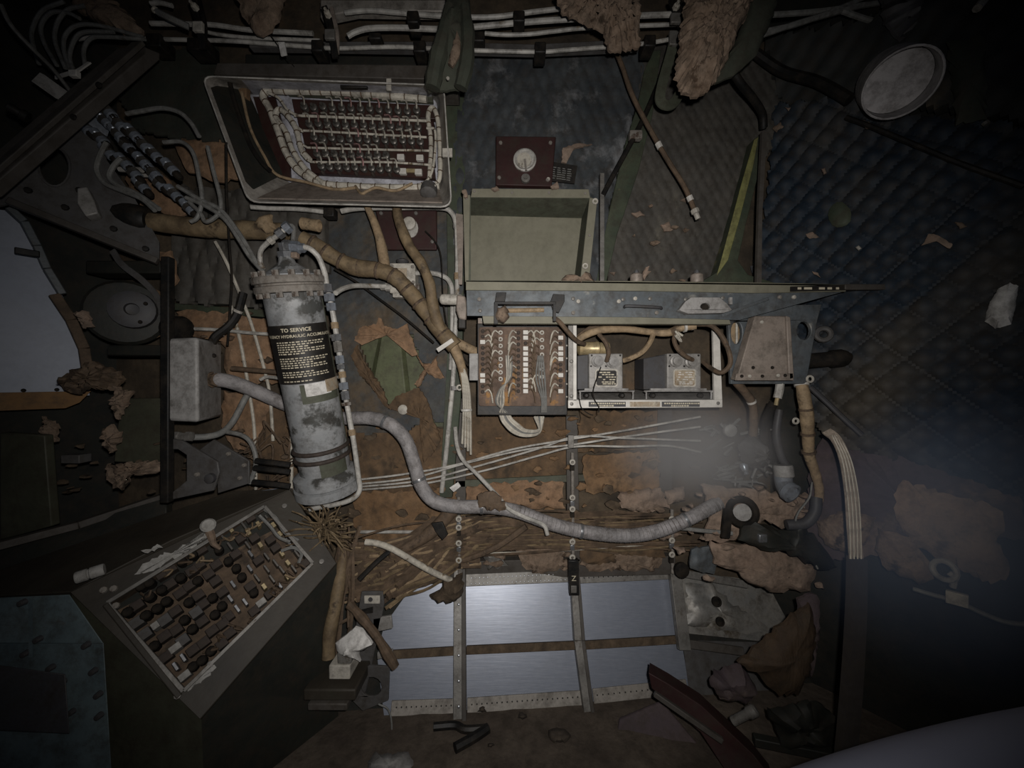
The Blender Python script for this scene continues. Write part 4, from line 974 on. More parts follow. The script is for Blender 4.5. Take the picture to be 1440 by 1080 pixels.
Q('branch', B().tube([(920, 466, 1.06), (914, 482, 1.05), (902, 496, 1.05), (884, 505, 1.06), (876, 507, 1.065)], .007, 8), 'wire_tan', rc)
Q('branch', B().tube([(952, 466, 1.04), (948, 478, 1.04), (954, 492, 1.04), (966, 502, 1.05), (974, 506, 1.065)], .006, 8), 'wire_brown', rc)
Q('branch', B().tube([(978, 456, 1.03), (1000, 458, 1.0), (1016, 474, .98), (1026, 498, .98), (1026, 514, .98), (1014, 524, .99), (1000, 518, 1.02), (990, 510, 1.05)], .006, 8), 'wire_brown', rc)
Q('branch', B().tube([(808, 478, 1.085), (830, 462, 1.08), (846, 458, 1.07), (850, 452, 1.05)], .008, 8), 'wire_brown', rc)
for x, y in ((962, 459), (973, 456)): Q('white_tie', B().lathe(P(x, y, 1.035), Vector((1, -.05, .2)), [(.016, -.003), (.016, .003)], 12), 'white_clean', rc)
Q('knot', B().tube([(950, 466, 1.02), (956, 474, 1.01), (950, 472, 1.01), (958, 480, 1.02), (952, 468, 1.02), (960, 472, 1.02)], .003, 6), 'wire_white', rc)
for x, y in ((846, 451), (969, 449)): Q('clamp_eye', B().torus(P(x, y, 1.0), FR, .0055, .003, 10, 6), 'white', rc)
O('fuel_filter', B().lathe(P(814, 490, 1.1), Vector((1, .05, 0)), [(.008, -.006), (.02, 0), (.02, .002), (.019, .01), (.019, .045), (.021, .048), (.021, .055), (.018, .058), (.018, .085), (.01, .088)], 16), 'gold', 'short yellowish cylinder lying at the upper left of the rack', 'cylinder')
O('stray_wire', B().tube([(845, 516, 1.07), (840, 530, 1.06), (834, 550, 1.03), (836, 562, 1.02), (842, 572, 1.02), (842, 580, 1.02)], .0016, 5), 'rubber', 'thin black wire dangling over the left data plate', 'wire')
O('stray_wire', B().tube([(814, 560, 1.03), (818, 574, 1.02), (828, 582, 1.02), (834, 584, 1.02)], .0016, 5), 'rubber', 'thin black wire curling under the left rack corner', 'wire')

# ---------------------------------------------------------------- bracket with tan cover, right of the rack
br = T('support_bracket', 'blue-grey gusset bracket with oval holes at the right end of the shelf', 'bracket', P(1080, 540, 1.05))
Q('web', B().plate([(1024, 452), (1060, 430), (1156, 428), (1150, 450), (1134, 540), (1028, 540)], 1.02, .012, [circ(1036, 468, 8, 16, 16), circ(1131, 465, 10, 13, 16)]), 'slate_metal', br, .002)
Q('brace', B().bar(P(1014, 444, .99), P(1080, 420, .985), .008, .008), 'slate_metal', br, .001)
Q('inner_post', B().box(1028, 450, 1044, 486, 1.05, .01), 'wire_tan', br)
Q('inner_rod', B().tube([(1036, 450, 1.045), (1036, 486, 1.045)], .003, 6, 0), 'white', br)
cv = T('cover_plate', 'tan trapezoid cover plate screwed to the blue-grey bracket', 'cover', P(1075, 535, .99))
Q('plate', B().plate([(1062, 444), (1108, 444), (1114, 534), (1036, 534)], .985, .03), 'cover_tan', cv, .003)
Q('right_lip', B().plate([(1106, 444), (1112, 446), (1117, 532), (1110, 534)], .978, .03), 'cover_tan', cv, .002)
Q('bottom_lip', B().plate([(1036, 525), (1116, 525), (1117, 535), (1034, 535)], .978, .006), 'cover_tan', cv, .002)
for x, y, m in ((1071, 453, 'white'), (1107, 453, 'rubber'), (1059, 517, 'rubber'), (1086, 517, 'rubber'), (1043, 529, 'rubber'), (1054, 529, 'white'), (1072, 529, 'rubber'), (1094, 528, 'white'), (1104, 528, 'rubber')):
    Q('screw', B().lathe(P(x, y, .978 if y > 520 else .985), FR, [(.0045, 0), (.004, .002), (0, .0025)], 8), m, cv)
O('hose_fitting', B().torus(P(1158, 470, 1.05), Vector((-.5, -1, .1)), .016, .007, 16, 8), 'plate_grey', 'grey ring fitting right of the blue-grey bracket', 'fitting')
O('hose_fitting', B().lathe(P(1130, 508, 1.05), Vector((1, -.2, .08)), [(.018, 0), (.02, .01), (.02, .06), (.024, .065), (.024, .09), (.02, .1), (.008, .115)], 14), 'rubber', 'dark cylindrical plug sticking right from the bracket', 'plug')
# ---------------------------------------------------------------- overhead pipes
ov = [('white overhead pipe, topmost, crossing the hanging green canvas', [(485, 18), (520, 15), (560, 18), (625, 23), (690, 24), (740, 18), (790, 12), (830, 8)], 3.6, 1.1),
      ('white overhead pipe bending up just left of the hanging green canvas', [(489, 51), (500, 45), (520, 40), (560, 39), (620, 41), (665, 38), (730, 32), (800, 27), (900, 22), (960, 20)], 4.2, 1.07),
      ('white overhead pipe with a rusty open end right of the green canvas', [(682, 47), (710, 49), (745, 48), (780, 44), (830, 39), (960, 34)], 3, 1.08),
      ('white overhead pipe sloping behind the hanging brown fluff at upper left', [(212, 33), (262, 34), (300, 35), (350, 42), (400, 45), (440, 47)], 3.6, 1.08),
      ('thin white overhead pipe starting at the black strap clamp at upper left', [(287, 44), (310, 49), (350, 53), (400, 55), (450, 57)], 2.6, 1.07),
      ('lowest white overhead pipe above the junction box', [(110, 55), (140, 50), (180, 54), (262, 56), (330, 58), (436, 66), (480, 68), (560, 66), (640, 70), (752, 73), (800, 70), (900, 62), (960, 52)], 3.0, 1.06),
      ('short white pipe stub at the top left behind the brown flap', [(212, 5), (225, 4), (242, 8)], 3.4, 1.08)]
for l, pts, r, d in ov: pipe('overhead_pipe', l, [(x, y, d) for x, y in pts], r * .88 * px(d))
O('cable_duct', B().plate([(350, 58), (620, 58), (750, 62), (900, 54), (900, 66), (750, 73), (620, 70), (350, 66)], 1.075, .02), 'plate_grey', 'flat grey cable duct behind the lowest overhead pipe', 'duct', bev=.002)
O('overhead_rail', B().plate([(450, 0), (640, 0), (640, 16), (500, 14), (450, 24)], 1.12, .03), 'jbox', 'grey overhead rail at the very top, left of the green canvas', 'rail', bev=.003)
CL = [(204, 46, 225, 64, 'below the brown flap at upper left'), (262, 52, 290, 69, 'beside the left strap clamp'), (437, 55, 453, 71, 'left of the tan strap clamp'), (572, 14, 588, 31, 'on the topmost pipe left of the green canvas'),
      (518, 45, 535, 54, 'under the bent white pipe'), (581, 56, 598, 72, 'on the lowest pipe left of the green canvas'), (722, 14, 738, 29, 'on the topmost pipe right of the green canvas'), (664, 43, 681, 57, 'at the rusty open pipe end'), (752, 58, 768, 73, 'on the flat duct right of the green canvas'), (907, 48, 923, 64, 'right of the hanging fluff')]
for x0, y0, x1, y1, w in CL: O('pipe_clamp', B().box(x0, y0, x1, y1, 1.045, .05), 'black', 'black rubber pipe clamp ' + w, 'clamp', bev=.003)
for nm, x, y0, y1, w in (('left', 276, 0, 70, 'at upper left, pale buckle on top'), ('mid', 462, 10, 82, 'above the junction box'), ('right', 950, 0, 46, 'right of the hanging fluff')):
    st = T('strap_clamp', 'strap clamp around the overhead pipes ' + w, 'clamp', P(x, y1, 1.03))
    Q('strap', B().ribbon([(x - 6, y0, 1.03), (x + 4, (y0 + y1) / 2, 1.02), (x + 10, y1, 1.03)], .016, .006), 'black', st)
    Q('strap', B().ribbon([(x + 4, y0, 1.035), (x + 12, (y0 + y1) / 2, 1.025), (x + 12, y1 - 6, 1.035)], .010, .005), 'black' if nm != 'mid' else 'cover_tan', st)
    Q('buckle', B().box(x - 6, (y0 + y1) / 2 - 6, x + 8, (y0 + y1) / 2 + 8, 1.012, .01), 'alu_dull' if nm != 'left' else 'white', st, .002)
    Q('bolt', B().lathe(P(x, y0 + 12, 1.02), FR, [(.009, 0), (.008, .01), (.004, .012), (.004, .02)], 6), 'wire_white', st)
st = T('lug_cable', 'pale cable with a ring lug pointing left at the top left', 'cable', P(240, 25, 1.0))
Q('cable', B().tube([(222, 17, 1.0), (240, 26, 1.0), (266, 38, 1.02)], .008, 8), 'wire_grey', st)
Q('ring_lug', B().torus(P(218, 14, 1.0), FR, .006, .003, 12, 6), 'wire_white', st)
O('pipe_tag', B().plate([(391, 59), (400, 59), (403, 76), (395, 78)], 1.03, .004), 'paper', 'small white tag hanging from the lowest overhead pipe', 'tag')
O('tag_wire', B().tube([(370, 35, 1.03), (388, 60, 1.03), (406, 84, 1.04), (414, 94, 1.05)], .0012, 5), 'rubber', 'thin black wire passing the small white tag', 'wire')
# loops at the top left
LP = [('outermost', [(55, 90), (46, 60), (46, 40), (60, 15), (90, 2)]), ('second', [(80, 92), (62, 60), (58, 36), (72, 18), (95, 18), (112, 26)]), ('third', [(92, 96), (78, 60), (80, 34), (95, 14), (120, 8)]),
      ('fourth', [(98, 98), (90, 70), (92, 50), (108, 36), (140, 36), (200, 52)]), ('fifth', [(104, 100), (98, 80), (105, 56), (120, 45), (160, 45)]), ('innermost', [(120, 95), (118, 70), (128, 54), (150, 52), (204, 55)])]
for w, pts in LP: O('looped_wire', B().tube([(x, y, 1.0) for x, y in pts], .0046, 8), 'wire_grey', w + ' grey wire loop in the cluster at the top left corner', 'wire', 'looped wires at the top left')
O('hanging_wire', B().tube([(0, 5, .8), (15, 35, .82), (45, 68, .85), (75, 98, .9), (100, 130, .95)], .004, 6), 'wire_grey', 'thin grey wire from the top left corner to the diagonal beam', 'wire')
# hanging fluff and canvas
lump('insulation_flap', 'torn brown insulation flap hanging at the top left', 'insulation', [(100, -8), (155, -8), (178, 18), (202, 45), (188, 52), (160, 38), (128, 28), (105, 10)], 1.02, 'foam', .02, .014, seed=70, step=5)
lump('insulation_flap', 'brown fluff hanging over the pipes left of the junction box top', 'insulation', [(330, -8), (400, -8), (395, 20), (382, 44), (362, 50), (345, 28)], 1.02, 'foam', .02, .016, seed=71, step=5)
lump('insulation_flap', 'matted brown fibre tuft hanging at the top middle', 'insulation', [(782, -8), (900, -8), (898, 30), (902, 66), (876, 70), (858, 72), (848, 45), (820, 30), (790, 18)], .98, 'foam', .035, .024, seed=72, step=3, fr=24, rings=14, rough=.6, jit=2.5)
hf = T('insulation_roll', 'large pale slab of fibre insulation hanging at the top with green canvas facing', 'insulation', P(985, 138, .9))
Q('fibre', B().lump([(965, -10), (1062, -10), (1040, 40), (1022, 84), (1004, 118), (980, 138), (960, 132), (950, 110), (956, 60)], .9, .04, .012, 20, 3, 2.5, 73, 18, rough=.7), 'foam', hf)
Q('canvas_facing', B().lump([(1058, -10), (1098, -10), (1080, 40), (1062, 80), (1030, 108), (1000, 120), (1022, 86), (1042, 38)], .93, .015, .006, 10, 6, 1.5, 74), 'canvas', hf)
cg = T('canvas_bundle', 'folded dark green canvas hanging over the pipes at the top', 'canvas', P(630, 128, .98))
Q('outer_fold', B().lump([(628, -8), (660, -8), (660, 20), (664, 60), (664, 90), (654, 126), (602, 128), (604, 100), (618, 60), (626, 20)], .98, .04, .016, 18, 5, 1.5, 75), 'canvas', cg)
Q('fold', B().tube([(632, 10, .95), (624, 50, .94), (614, 90, .94), (608, 124, .95)], [.012, .018, .022, .02], 9, 6, wob=.2), 'canvas', cg)
Q('fold', B().tube([(654, 10, .95), (658, 50, .94), (656, 90, .94), (648, 124, .95)], [.012, .016, .018, .016], 9, 6, wob=.2), 'canvas', cg)
Q('lining', B().lump([(643, 42), (648, 60), (646, 78), (636, 94), (630, 90), (636, 66)], .935, .008, .004, 20, 5, 1, 76), 'foam', cg)
Q('grommet', B().lathe(P(630, 111, .93), FR, [(.004, 0), (.004, .003), (0, .004)], 8), 'white', cg)
# straps, rods, hose in the upper middle
sp = T('webbing_loop', 'grey webbing strap folded in a loop, hanging beside the fibre slab', 'strap', P(940, 148, 1.05))
Q('webbing', B().ribbon([(948, 58, 1.04), (942, 80, 1.04), (932, 115, 1.03), (928, 138, 1.02), (934, 147, 1.02), (946, 146, 1.03), (958, 128, 1.05), (972, 105, 1.06)], .026, .005), 'olive_dark', sp)
Q('webbing_clip', B().box(942, 42, 956, 62, 1.03, .01), 'alu_dull', sp, .002)
rd = T('tagged_rod', 'long rusty brown rod hanging diagonally with white tags, plug at its lower end', 'rod', P(980, 306, 1.08))
Q('rod', B().tube([(866, 72, 1.12), (876, 96, 1.1), (892, 140, 1.1), (930, 210, 1.09), (962, 262, 1.08), (976, 294, 1.08)], .0065, 9), 'wire_brown', rd)
Q('tag', B().lathe(P(925, 201, 1.09), P(930, 210, 1.09) - P(920, 190, 1.09), [(.0085, 0), (.0085, .016)], 9), 'white_clean', rd)
Q('tag', B().lathe(P(969, 276, 1.08), P(976, 294, 1.08) - P(962, 262, 1.08), [(.0085, 0), (.0085, .014)], 9), 'white_clean', rd)
Q('plug', B().lathe(P(976, 294, 1.08), Vector((.4, 0, -1)), [(.009, 0), (.011, .003), (.011, .012), (.007, .014), (.007, .03), (0, .03)], 8), 'white', rd)
br2 = T('black_rod', 'black rod crossing behind the rusty rod, running down to the olive tray', 'rod', P(850, 272, 1.12))
Q('rod', B().tube([(926, 118, 1.14), (908, 160, 1.13), (890, 196, 1.12), (866, 240, 1.12), (848, 274, 1.12)], .0075, 9), 'black', br2)
Q('bracket', B().box(886, 182, 904, 194, 1.11, .02), 'acc_rust', br2, .003)
O('rubber_hose', B().tube([(1028, 96, 1.0), (1042, 118, 1.02), (1060, 140, 1.05), (1072, 160, 1.08), (1074, 180, 1.1)], .010, 10), 'black', 'bent black rubber hose below the fibre slab', 'hose')
O('wall_strip', B().plate([(1072, 184), (1079, 184), (1072, 300), (1071, 398), (1064, 398), (1067, 290)], 1.06, .01), 'beam_grey', 'thin grey upright strip beside the yellow-edged frame', 'strip')
O('black_cable', B().tube([PR(1056, 70, .1), PR(1100, 100, .06), PR(1150, 115, .05), PR(1195, 140, .05)], .014, 9), 'black', 'fat black cable on the dark blanket left of the round duct', 'cable')
O('wall_cable', B().tube([PR(1190, 165, .03), PR(1230, 180, .03), PR(1290, 205, .03), PR(1350, 230, .03), PR(1440, 262, .03)], .006, 8), 'black', 'black seam cord running right under the round duct', 'cord')
for i, (pts, w) in enumerate(((((1062, 22), (1150, 16), (1250, 2)), 'upper'), (((1066, 46), (1120, 34), (1180, 12), (1220, -6)), 'rising'), (((1070, 50), (1130, 30), (1210, 8)), 'lower'), (((1180, 14), (1230, 30), (1280, 32)), 'drooping'))):
    O('roof_pipe', B().tube([(x, y, 1.0) for x, y in pts], .0065, 8), 'wire_grey', w + ' grey pipe in the fan of pipes right of the fibre slab', 'pipe')
lump('roof_clutter', 'dark tangle of fittings on the ceiling above the round duct', 'fittings', [(1240, -5), (1340, -5), (1350, 30), (1320, 60), (1270, 58), (1245, 35)], .95, 'relay_dark', .03, .03, seed=80, fr=40, step=5)
# round duct
dd = T('round_duct', 'short round pale grey duct opening on the upper right wall', 'duct', PR(1275, 125, 0))
dc = PR(1268, 118, .12); dax = (Vector((-.45, -.65, -.60))).normalized(); R = .068
Q('duct_ring', B().lathe(dc - dax * .12, dax, [(R, 0), (R, .118), (R - .002, .12), (R - .004, .118), (R - .004, .03), (R - .004, .01)], 36), 'duct_grey', dd)
Q('duct_damper', B().lathe(dc - dax * .07, dax, [(R - .005, 0), (R - .005, .004), (0, .004)], 36), 'duct_grey', dd)
O('duct_screw', B().ball(PR(1297, 68, .04), .008, 8), 'duct_grey', 'small pale knob at the top of the round duct', 'knob')
O('wall_seam', B().tube([PR(1385, 172, .03), PR(1388, 175, .03)], .006, 8, 0), 'alu_dull', 'small grey stud right of the round duct', 'stud')
O('ceiling_fitting', B().tube([(1374, 12, .8), (1384, 0, .8)], .008, 8, 0), 'white', 'small silver fitting at the top right edge', 'fitting')
O('hanging_sheet', B().lump([(1330, 60), (1385, 50), (1388, 170), (1345, 175)], t=.01, amp=.006, proj=lambda x, y, o: PR(x, y, o + .03), seed=81), 'canvas_dark', 'dark sheet hanging just right of the round duct', 'sheet')
# scraps on the right wall
SCR = [([(1155, 238), (1160, 236), (1163, 243), (1158, 247)], 'foam_pale', 'tan chip on the blue blanket, above the round patch', 6), ([(1296, 346), (1306, 328), (1322, 332), (1340, 344), (1336, 350), (1318, 340), (1308, 336)], 'foam_pale', 'yellowish curled flake on the right blanket', 6),
       ([(1342, 312), (1352, 312), (1360, 318), (1350, 322)], 'foam', 'small dark tan flake above the curled flake', 5), ([(1202, 348), (1208, 345), (1213, 350), (1207, 353)], 'white', 'small white chip under the round patch', 5),
       ([(1133, 330), (1142, 326), (1154, 334), (1138, 336)], 'foam_pale', 'small pale flake near the grey upright strip', 5), ([(1384, 452), (1392, 425), (1404, 406), (1420, 398), (1432, 402), (1428, 430), (1422, 456), (1400, 462)], 'paper', 'crumpled white paper hanging on the right blanket', 14),
       ([(1212, 168), (1222, 172), (1230, 182), (1216, 180)], 'foam_pale', 'pale flake just left of the seam cord', 5), ([(1103, 150), (1112, 152), (1108, 156)], 'foam_pale', 'tiny pale flake right of the hose end', 4), ([(1086, 180), (1098, 172), (1102, 178), (1092, 186)], 'foam', 'tan crumb at the hose end', 5),
       ([(1142, 382), (1150, 384), (1154, 390), (1144, 386)], 'foam_pale', 'tan chip above the shelf tail', 4), ([(1216, 622), (1222, 620), (1224, 627), (1218, 630)], 'white', 'white round chip at the top of the purple sheet', 4)]
for k, (pl_, m, l, tt) in enumerate(SCR): O('scrap', B().lump(pl_, t=tt * .001, amp=.004, proj=lambda x, y, o: PR(x, y, o + .024), seed=90 + k, step=3, jit=.8, rings=3), m, l, 'scrap')
O('patch_disc', B().lump(circ(1181, 302, 16, 18, 14), t=.006, amp=.003, proj=lambda x, y, o: PR(x, y, o + .018), seed=101, step=4, jit=1), 'frame_green', 'round olive patch on the right blanket', 'patch')
SC2 = [([(888, 300), (900, 297), (906, 302), (896, 306)], 'small tan torn chip on the grey blanket, left'), ([(930, 316), (940, 312), (946, 324), (934, 326)], 'tan torn chip on the grey blanket, lower'), ([(858, 383), (866, 382), (864, 387)], 'tiny tan chip above the shelf near the grey strip'), ([(958, 282), (966, 276), (966, 284)], 'tan chip left of the rod plug'),
       ([(791, 208), (812, 202), (832, 203), (808, 208), (800, 214), (796, 230), (790, 228)], 'peeled yellowish tape bits right of the brown sensor plate'), ([(690, 266), (698, 262), (702, 266), (696, 269)], 'tan crumb left on top of the olive tray'), ([(774, 262), (784, 256), (786, 264), (776, 266)], 'tan crumb right on top of the olive tray'), ([(650, 268), (656, 266), (658, 276), (652, 278)], 'yellow crumb at the left corner of the olive tray')]
for k, (pl_, l) in enumerate(SC2): O('scrap', B().lump(pl_, 1.17 if k < 5 else 1.05, .005, .004, 30, 3, .8, 120 + k, 3), 'foam_pale', l, 'scrap')

# ---------------------------------------------------------------- maroon plates and sensor
sn = T('sensor_plate', 'dark maroon square plate with a round white gauge above the olive tray', 'gauge', P(739, 262, 1.16))
Q('plate', B().plate([(697, 191), (782, 192), (776, 262), (697, 260)], 1.155, .02), 'maroon', sn, .003)
gg = Q('dial', B().lathe(P(738, 226, 1.155), FR, [(.034, 0), (.034, .006), (.030, .008), (.026, .004), (.026, .006), (0, .006)], 28), 'white_tube', sn)
Q('dial_face', B().lathe(P(737, 225, 1.149), FR, [(.022, 0), (.021, .003), (0, .004)], 20), 'wire_white', gg)
Q('pointer', B().bar(P(738, 224, 1.142), P(740, 240, 1.142), .006, .004), 'acc_rust', gg)
Q('cable_gland', B().lathe(P(739, 252, 1.15), FR, [(.014, 0), (.013, .008), (.006, .009), (.006, .014), (0, .014)], 12), 'alu_dull', sn)
for x, y in ((704, 201), (774, 201), (770, 253), (702, 250)): Q('screw', B().lathe(P(x, y, 1.155), FR, [(.006, 0), (.005, .003), (0, .004)], 8), 'acc_rust', sn)
lb = T('instruction_placard', 'small black placard with faint printed lines right of the maroon plate', 'placard', P(790, 256, 1.165))
Q('plate', B().plate([(774, 227), (812, 233), (808, 258), (771, 254)], 1.16, .004), 'print_black', lb)
b = B(); random.seed(77)
for k in range(6):
    for j in range(4): b.bar(P(777 + j * 7 - k * .3, 235 + k * 3 + j * 1, 1.1585), P(777 + j * 7 + random.uniform(3, 6), 235.6 + k * 3 + j * 1, 1.1585), .0022, .0008)
Q('fine_print', b, 'wire_grey', lb, kind='stuff')
Q('screw', B().lathe(P(771, 252, 1.155), FR, [(.006, 0), (.005, .003), (0, .004)], 8), 'white', lb)
sn = T('sensor_plate', 'dark maroon plate with a white oval cap under the junction box', 'gauge', P(580, 350, 1.17))
Q('plate', B().plate([(527, 293), (614, 293), (614, 351), (540, 351)], 1.165, .012), 'maroon', sn, .003)
Q('cap', B().lathe(P(576, 315, 1.16), FR, [(.020, 0), (.019, .008), (.016, .01), (0, .012)], 18), 'white', sn)
Q('cap_base', B().plate(circ(578, 321, 10, 13, 16), 1.163, .006), 'white_tube', sn)
for x, y in ((536, 300), (608, 340), (585, 300)): Q('screw', B().lathe(P(x, y, 1.165), FR, [(.006, 0), (.005, .003), (0, .004)], 8), 'alu_dull', sn)
O('drain_wire', B().tube([(598, 325, 1.15), (612, 340, 1.14), (620, 360, 1.14), (622, 400, 1.14), (624, 430, 1.13), (632, 470, 1.12), (650, 500, 1.1), (664, 520, 1.09)], .0022, 6), 'rubber', 'thin black wire from the lower maroon plate to the terminal board', 'wire')
O('drain_wire', B().tube([(470, 378, 1.12), (500, 396, 1.14), (530, 418, 1.15), (570, 448, 1.15), (610, 482, 1.14)], .0035, 6), 'rubber', 'dark wire crossing under the brown harness above the torn hole', 'wire')

# ---------------------------------------------------------------- left bulkhead
wl = wall_left
Q('skin_panel', B().prism([PLf(x, y, -.1) for x, y in ((-220, 270), (18, 297), (48, 335), (78, 400), (108, 450), (124, 505), (126, 556), (-220, 566))], LEFT[1] * -.01), 'sky_skin', wl)
Q('sill', B().prism([PLf(x, y, -.07) for x, y in ((-220, 556), (128, 550), (112, 566), (92, 574), (-220, 586))], LEFT[1] * -.03), 'ochre', wl)
for x, y in ((33, 549), (80, 548)): Q('screw', B().lathe(PLf(x, y, -.098), LEFT[1], [(.005, 0), (.004, .002), (0, .003)], 8), 'rubber', wl)
def lbar(name, label, cat, pts, w, t, m, off=.0):
    b = B()
    for a, c in zip(pts, pts[1:]): b.bar(PLf(a[0], a[1], off), PLf(c[0], c[1], off), w, t, LEFT[1])
    return O(name, b, m, label, cat, bev=.002)
lbar('skin_edge', 'blue-grey bent metal edge along the pale skin opening, upper', 'edge strip', [(12, 292), (34, 312), (52, 346), (66, 378), (88, 414)], .016, .02, 'slate_metal', -.06)
lbar('skin_edge', 'rough brown edge along the pale skin opening, lower', 'edge strip', [(76, 414), (100, 450), (118, 490), (124, 530)], .022, .02, 'wire_brown', -.06)
lbar('latch_finger', 'black metal finger sticking out over the pale skin', 'bracket', [(20, 352), (56, 358)], .016, .01, 'black', -.03)
db = T('diagonal_beam', 'wide dark grey diagonal beam at the upper left', 'beam', P(20, 240, .86))
Q('beam_face', B().prism([P(-30, 235, .84), P(165, 68, .98), P(205, 66, .98), P(205, 76, .98), P(-30, 276, .82)], Vector((.01, .03, .01))), 'beam_grey', db, .003)
Q('beam_lip', B().prism([P(-30, 262, .835), P(190, 66, .97), P(206, 64, .97), P(-30, 272, .825)], Vector((.0, -.01, .004))), 'beam_grey', db, .002)
Q('knob', B().lathe(P(40, 166, .86), Vector((-.6, -.5, .35)), [(.012, 0), (.012, .01), (.008, .012), (.01, .03), (0, .035)], 12), 'black', db)
for x, y in ((104, 165), (60, 200), (140, 120)): Q('bolt', B().lathe(P(x, y, .9), FR, [(.007, 0), (.006, .004), (0, .005)], 8), 'black', db)
gp = T('gusset_plate', 'grey gusset plate with a large oval hole at the left', 'plate', P(120, 330, 1.0))
gpl = plane3(P(0, 260, .92), P(110, 150, 1.0), P(218, 350, 1.05))
GP = lambda x, y, o=0: onplane(x, y, gpl, o)
Q('plate', B().prism([GP(*q) for q in ((-40, 300), (-40, 250), (50, 180), (112, 148), (140, 178), (150, 225), (190, 280), (224, 340), (224, 366), (110, 322), (20, 284))], gpl[1] * -.006, [[GP(*q) for q in circ(76, 234, 22, 28, 20, -.15)]]), 'plate_grey', gp)
Q('lower_lip', B().bar(GP(12, 283, .01), GP(222, 368, .01), .016, .02, gpl[1]), 'beam_grey', gp, .002)
Q('hole_rim', B().tube([GP(x, y, .002) for x, y in circ(76, 234, 22, 28, 24, -.15)] + [GP(98, 230.7, .002)], .003, 6, 0), 'plate_grey', gp)
for x, y in ((40, 268), (92, 292), (160, 322), (205, 350), (112, 268)): Q('bolt', B().lathe(GP(x, y), gpl[1], [(.008, 0), (.007, .005), (0, .006)], 8), 'black', gp)
O('latch_block', B().prism([GP(x, y, .03) for x, y in ((108, 264), (122, 262), (132, 282), (138, 300), (120, 304), (108, 286))], gpl[1] * -.03), 'relay_grey', 'small grey latch block on the gusset plate below the oval hole', 'latch', bev=.003)
O('data_card', B().prism([P(44, 114, .93), P(56, 102, .94), P(92, 128, .98), P(78, 138, .97)], Vector((.003, .006, 0))), 'box_grey', 'pale grey card tucked behind the diagonal beam', 'card')
O('data_card', B().prism([P(100, 156, .98), P(114, 146, .99), P(150, 176, 1.02), P(146, 190, 1.02)], Vector((.003, .006, 0))), 'blue_steel', 'lilac metal tab below the diagonal beam at the connectors', 'tab')
ct = T('cable_tie', 'white plastic cable tie on the wires above the diagonal beam', 'cable tie', P(100, 100, .95))
Q('tie', B().ribbon([(78, 109, .95), (94, 104, .94), (108, 100, .94), (126, 88, .96)], .008, .003), 'white_clean', ct)
Q('tie_head', B().box(95, 97, 107, 106, .932, .012), 'white_clean', ct, .002)
# connector cluster
random.seed(21); cdir = (P(270, 312, 1.04) - P(130, 160, 1.0)).normalized(); cperp = Vector((cdir.z, 0, -cdir.x))
cproto = None
clab = lambda r_, k_: 'silver connector, %s from top in the %s row of the upper left cluster' % (('first', 'second', 'third', 'fourth', 'fifth', 'sixth', 'seventh', 'eighth')[k_], ('lower left', 'middle', 'upper right')[r_])
for row in range(3):
    for k in range((6, 8, 6)[row]):
        t = (k + .5 * (row % 2)) / 7.5
        x = 138 + 122 * t + (row - 1) * 16 + random.uniform(-5, 5); y = 164 + 128 * t - (row - 1) * 12 + random.uniform(-5, 5)
        p = P(x, y, 1.0 + .05 * t - .01 * row)
        if cproto is None:
            cproto = T('wire_connector', clab(row, k), 'connector', p, 'silver connectors in the diagonal cluster')
            Q('shell', B().lathe(p - cdir * .022, cdir, [(.008, 0), (.012, .003), (.012, .014), (.010, .016), (.010, .028), (.013, .03), (.013, .04), (.007, .044)], 10), 'blue_steel', cproto)
            Q('coupling_nut', B().lathe(p - cdir * .003, cdir, [(.0145, 0), (.0145, .009)], 6), 'stud', cproto)
            Q('boot', B().lathe(p + cdir * .02, cdir, [(.010, 0), (.009, .014), (.006, .02)], 8), 'rubber', cproto)
        else:
            o = cproto.copy(); COL.objects.link(o); o.location = p; o['label'] = clab(row, k)
            for ch in cproto.children:
                c = ch.copy(); COL.objects.link(c); c.parent = o
for w, pts, r in (('curling down left of the connectors', [(150, 200), (140, 220), (136, 240), (148, 258), (176, 270), (200, 280), (218, 296)], .006), ('looping beside it, inner', [(170, 222), (158, 236), (154, 250), (168, 262), (192, 272), (224, 294)], .006),
                  ('stretching right over the dark green blanket', [(178, 160), (200, 156), (228, 152), (252, 158), (268, 172), (280, 192)], .0055), ('dropping past the orange board', [(230, 200), (256, 200), (272, 216), (280, 250), (284, 280), (278, 305), (268, 312)], .005),
                  ('hanging just left of the junction box', [(292, 206), (300, 240), (310, 280), (308, 300), (290, 312), (282, 300), (266, 284)], .005), ('running to the accumulator top, upper', [(250, 262), (280, 280), (310, 295), (332, 322), (350, 350), (362, 372)], .0055),
                  ('running to the accumulator top, lower', [(262, 278), (290, 290), (316, 308), (335, 335), (352, 362), (372, 384)], .0055)):
    O('connector_wire', B().tube([(x, y, 1.0) for x, y in pts], r, 8), 'wire_grey', 'pale wire ' + w, 'wire')
O('short_pipe', B().tube([(168, 238, 1.05), (200, 239, 1.05)], .007, 8, 0), 'white_tube', 'short white pipe under the connectors, upper of two', 'pipe')
O('short_pipe', B().tube([(182, 246, 1.06), (212, 247, 1.06)], .005, 8, 0), 'white_tube', 'short white pipe under the connectors, lower of two', 'pipe')
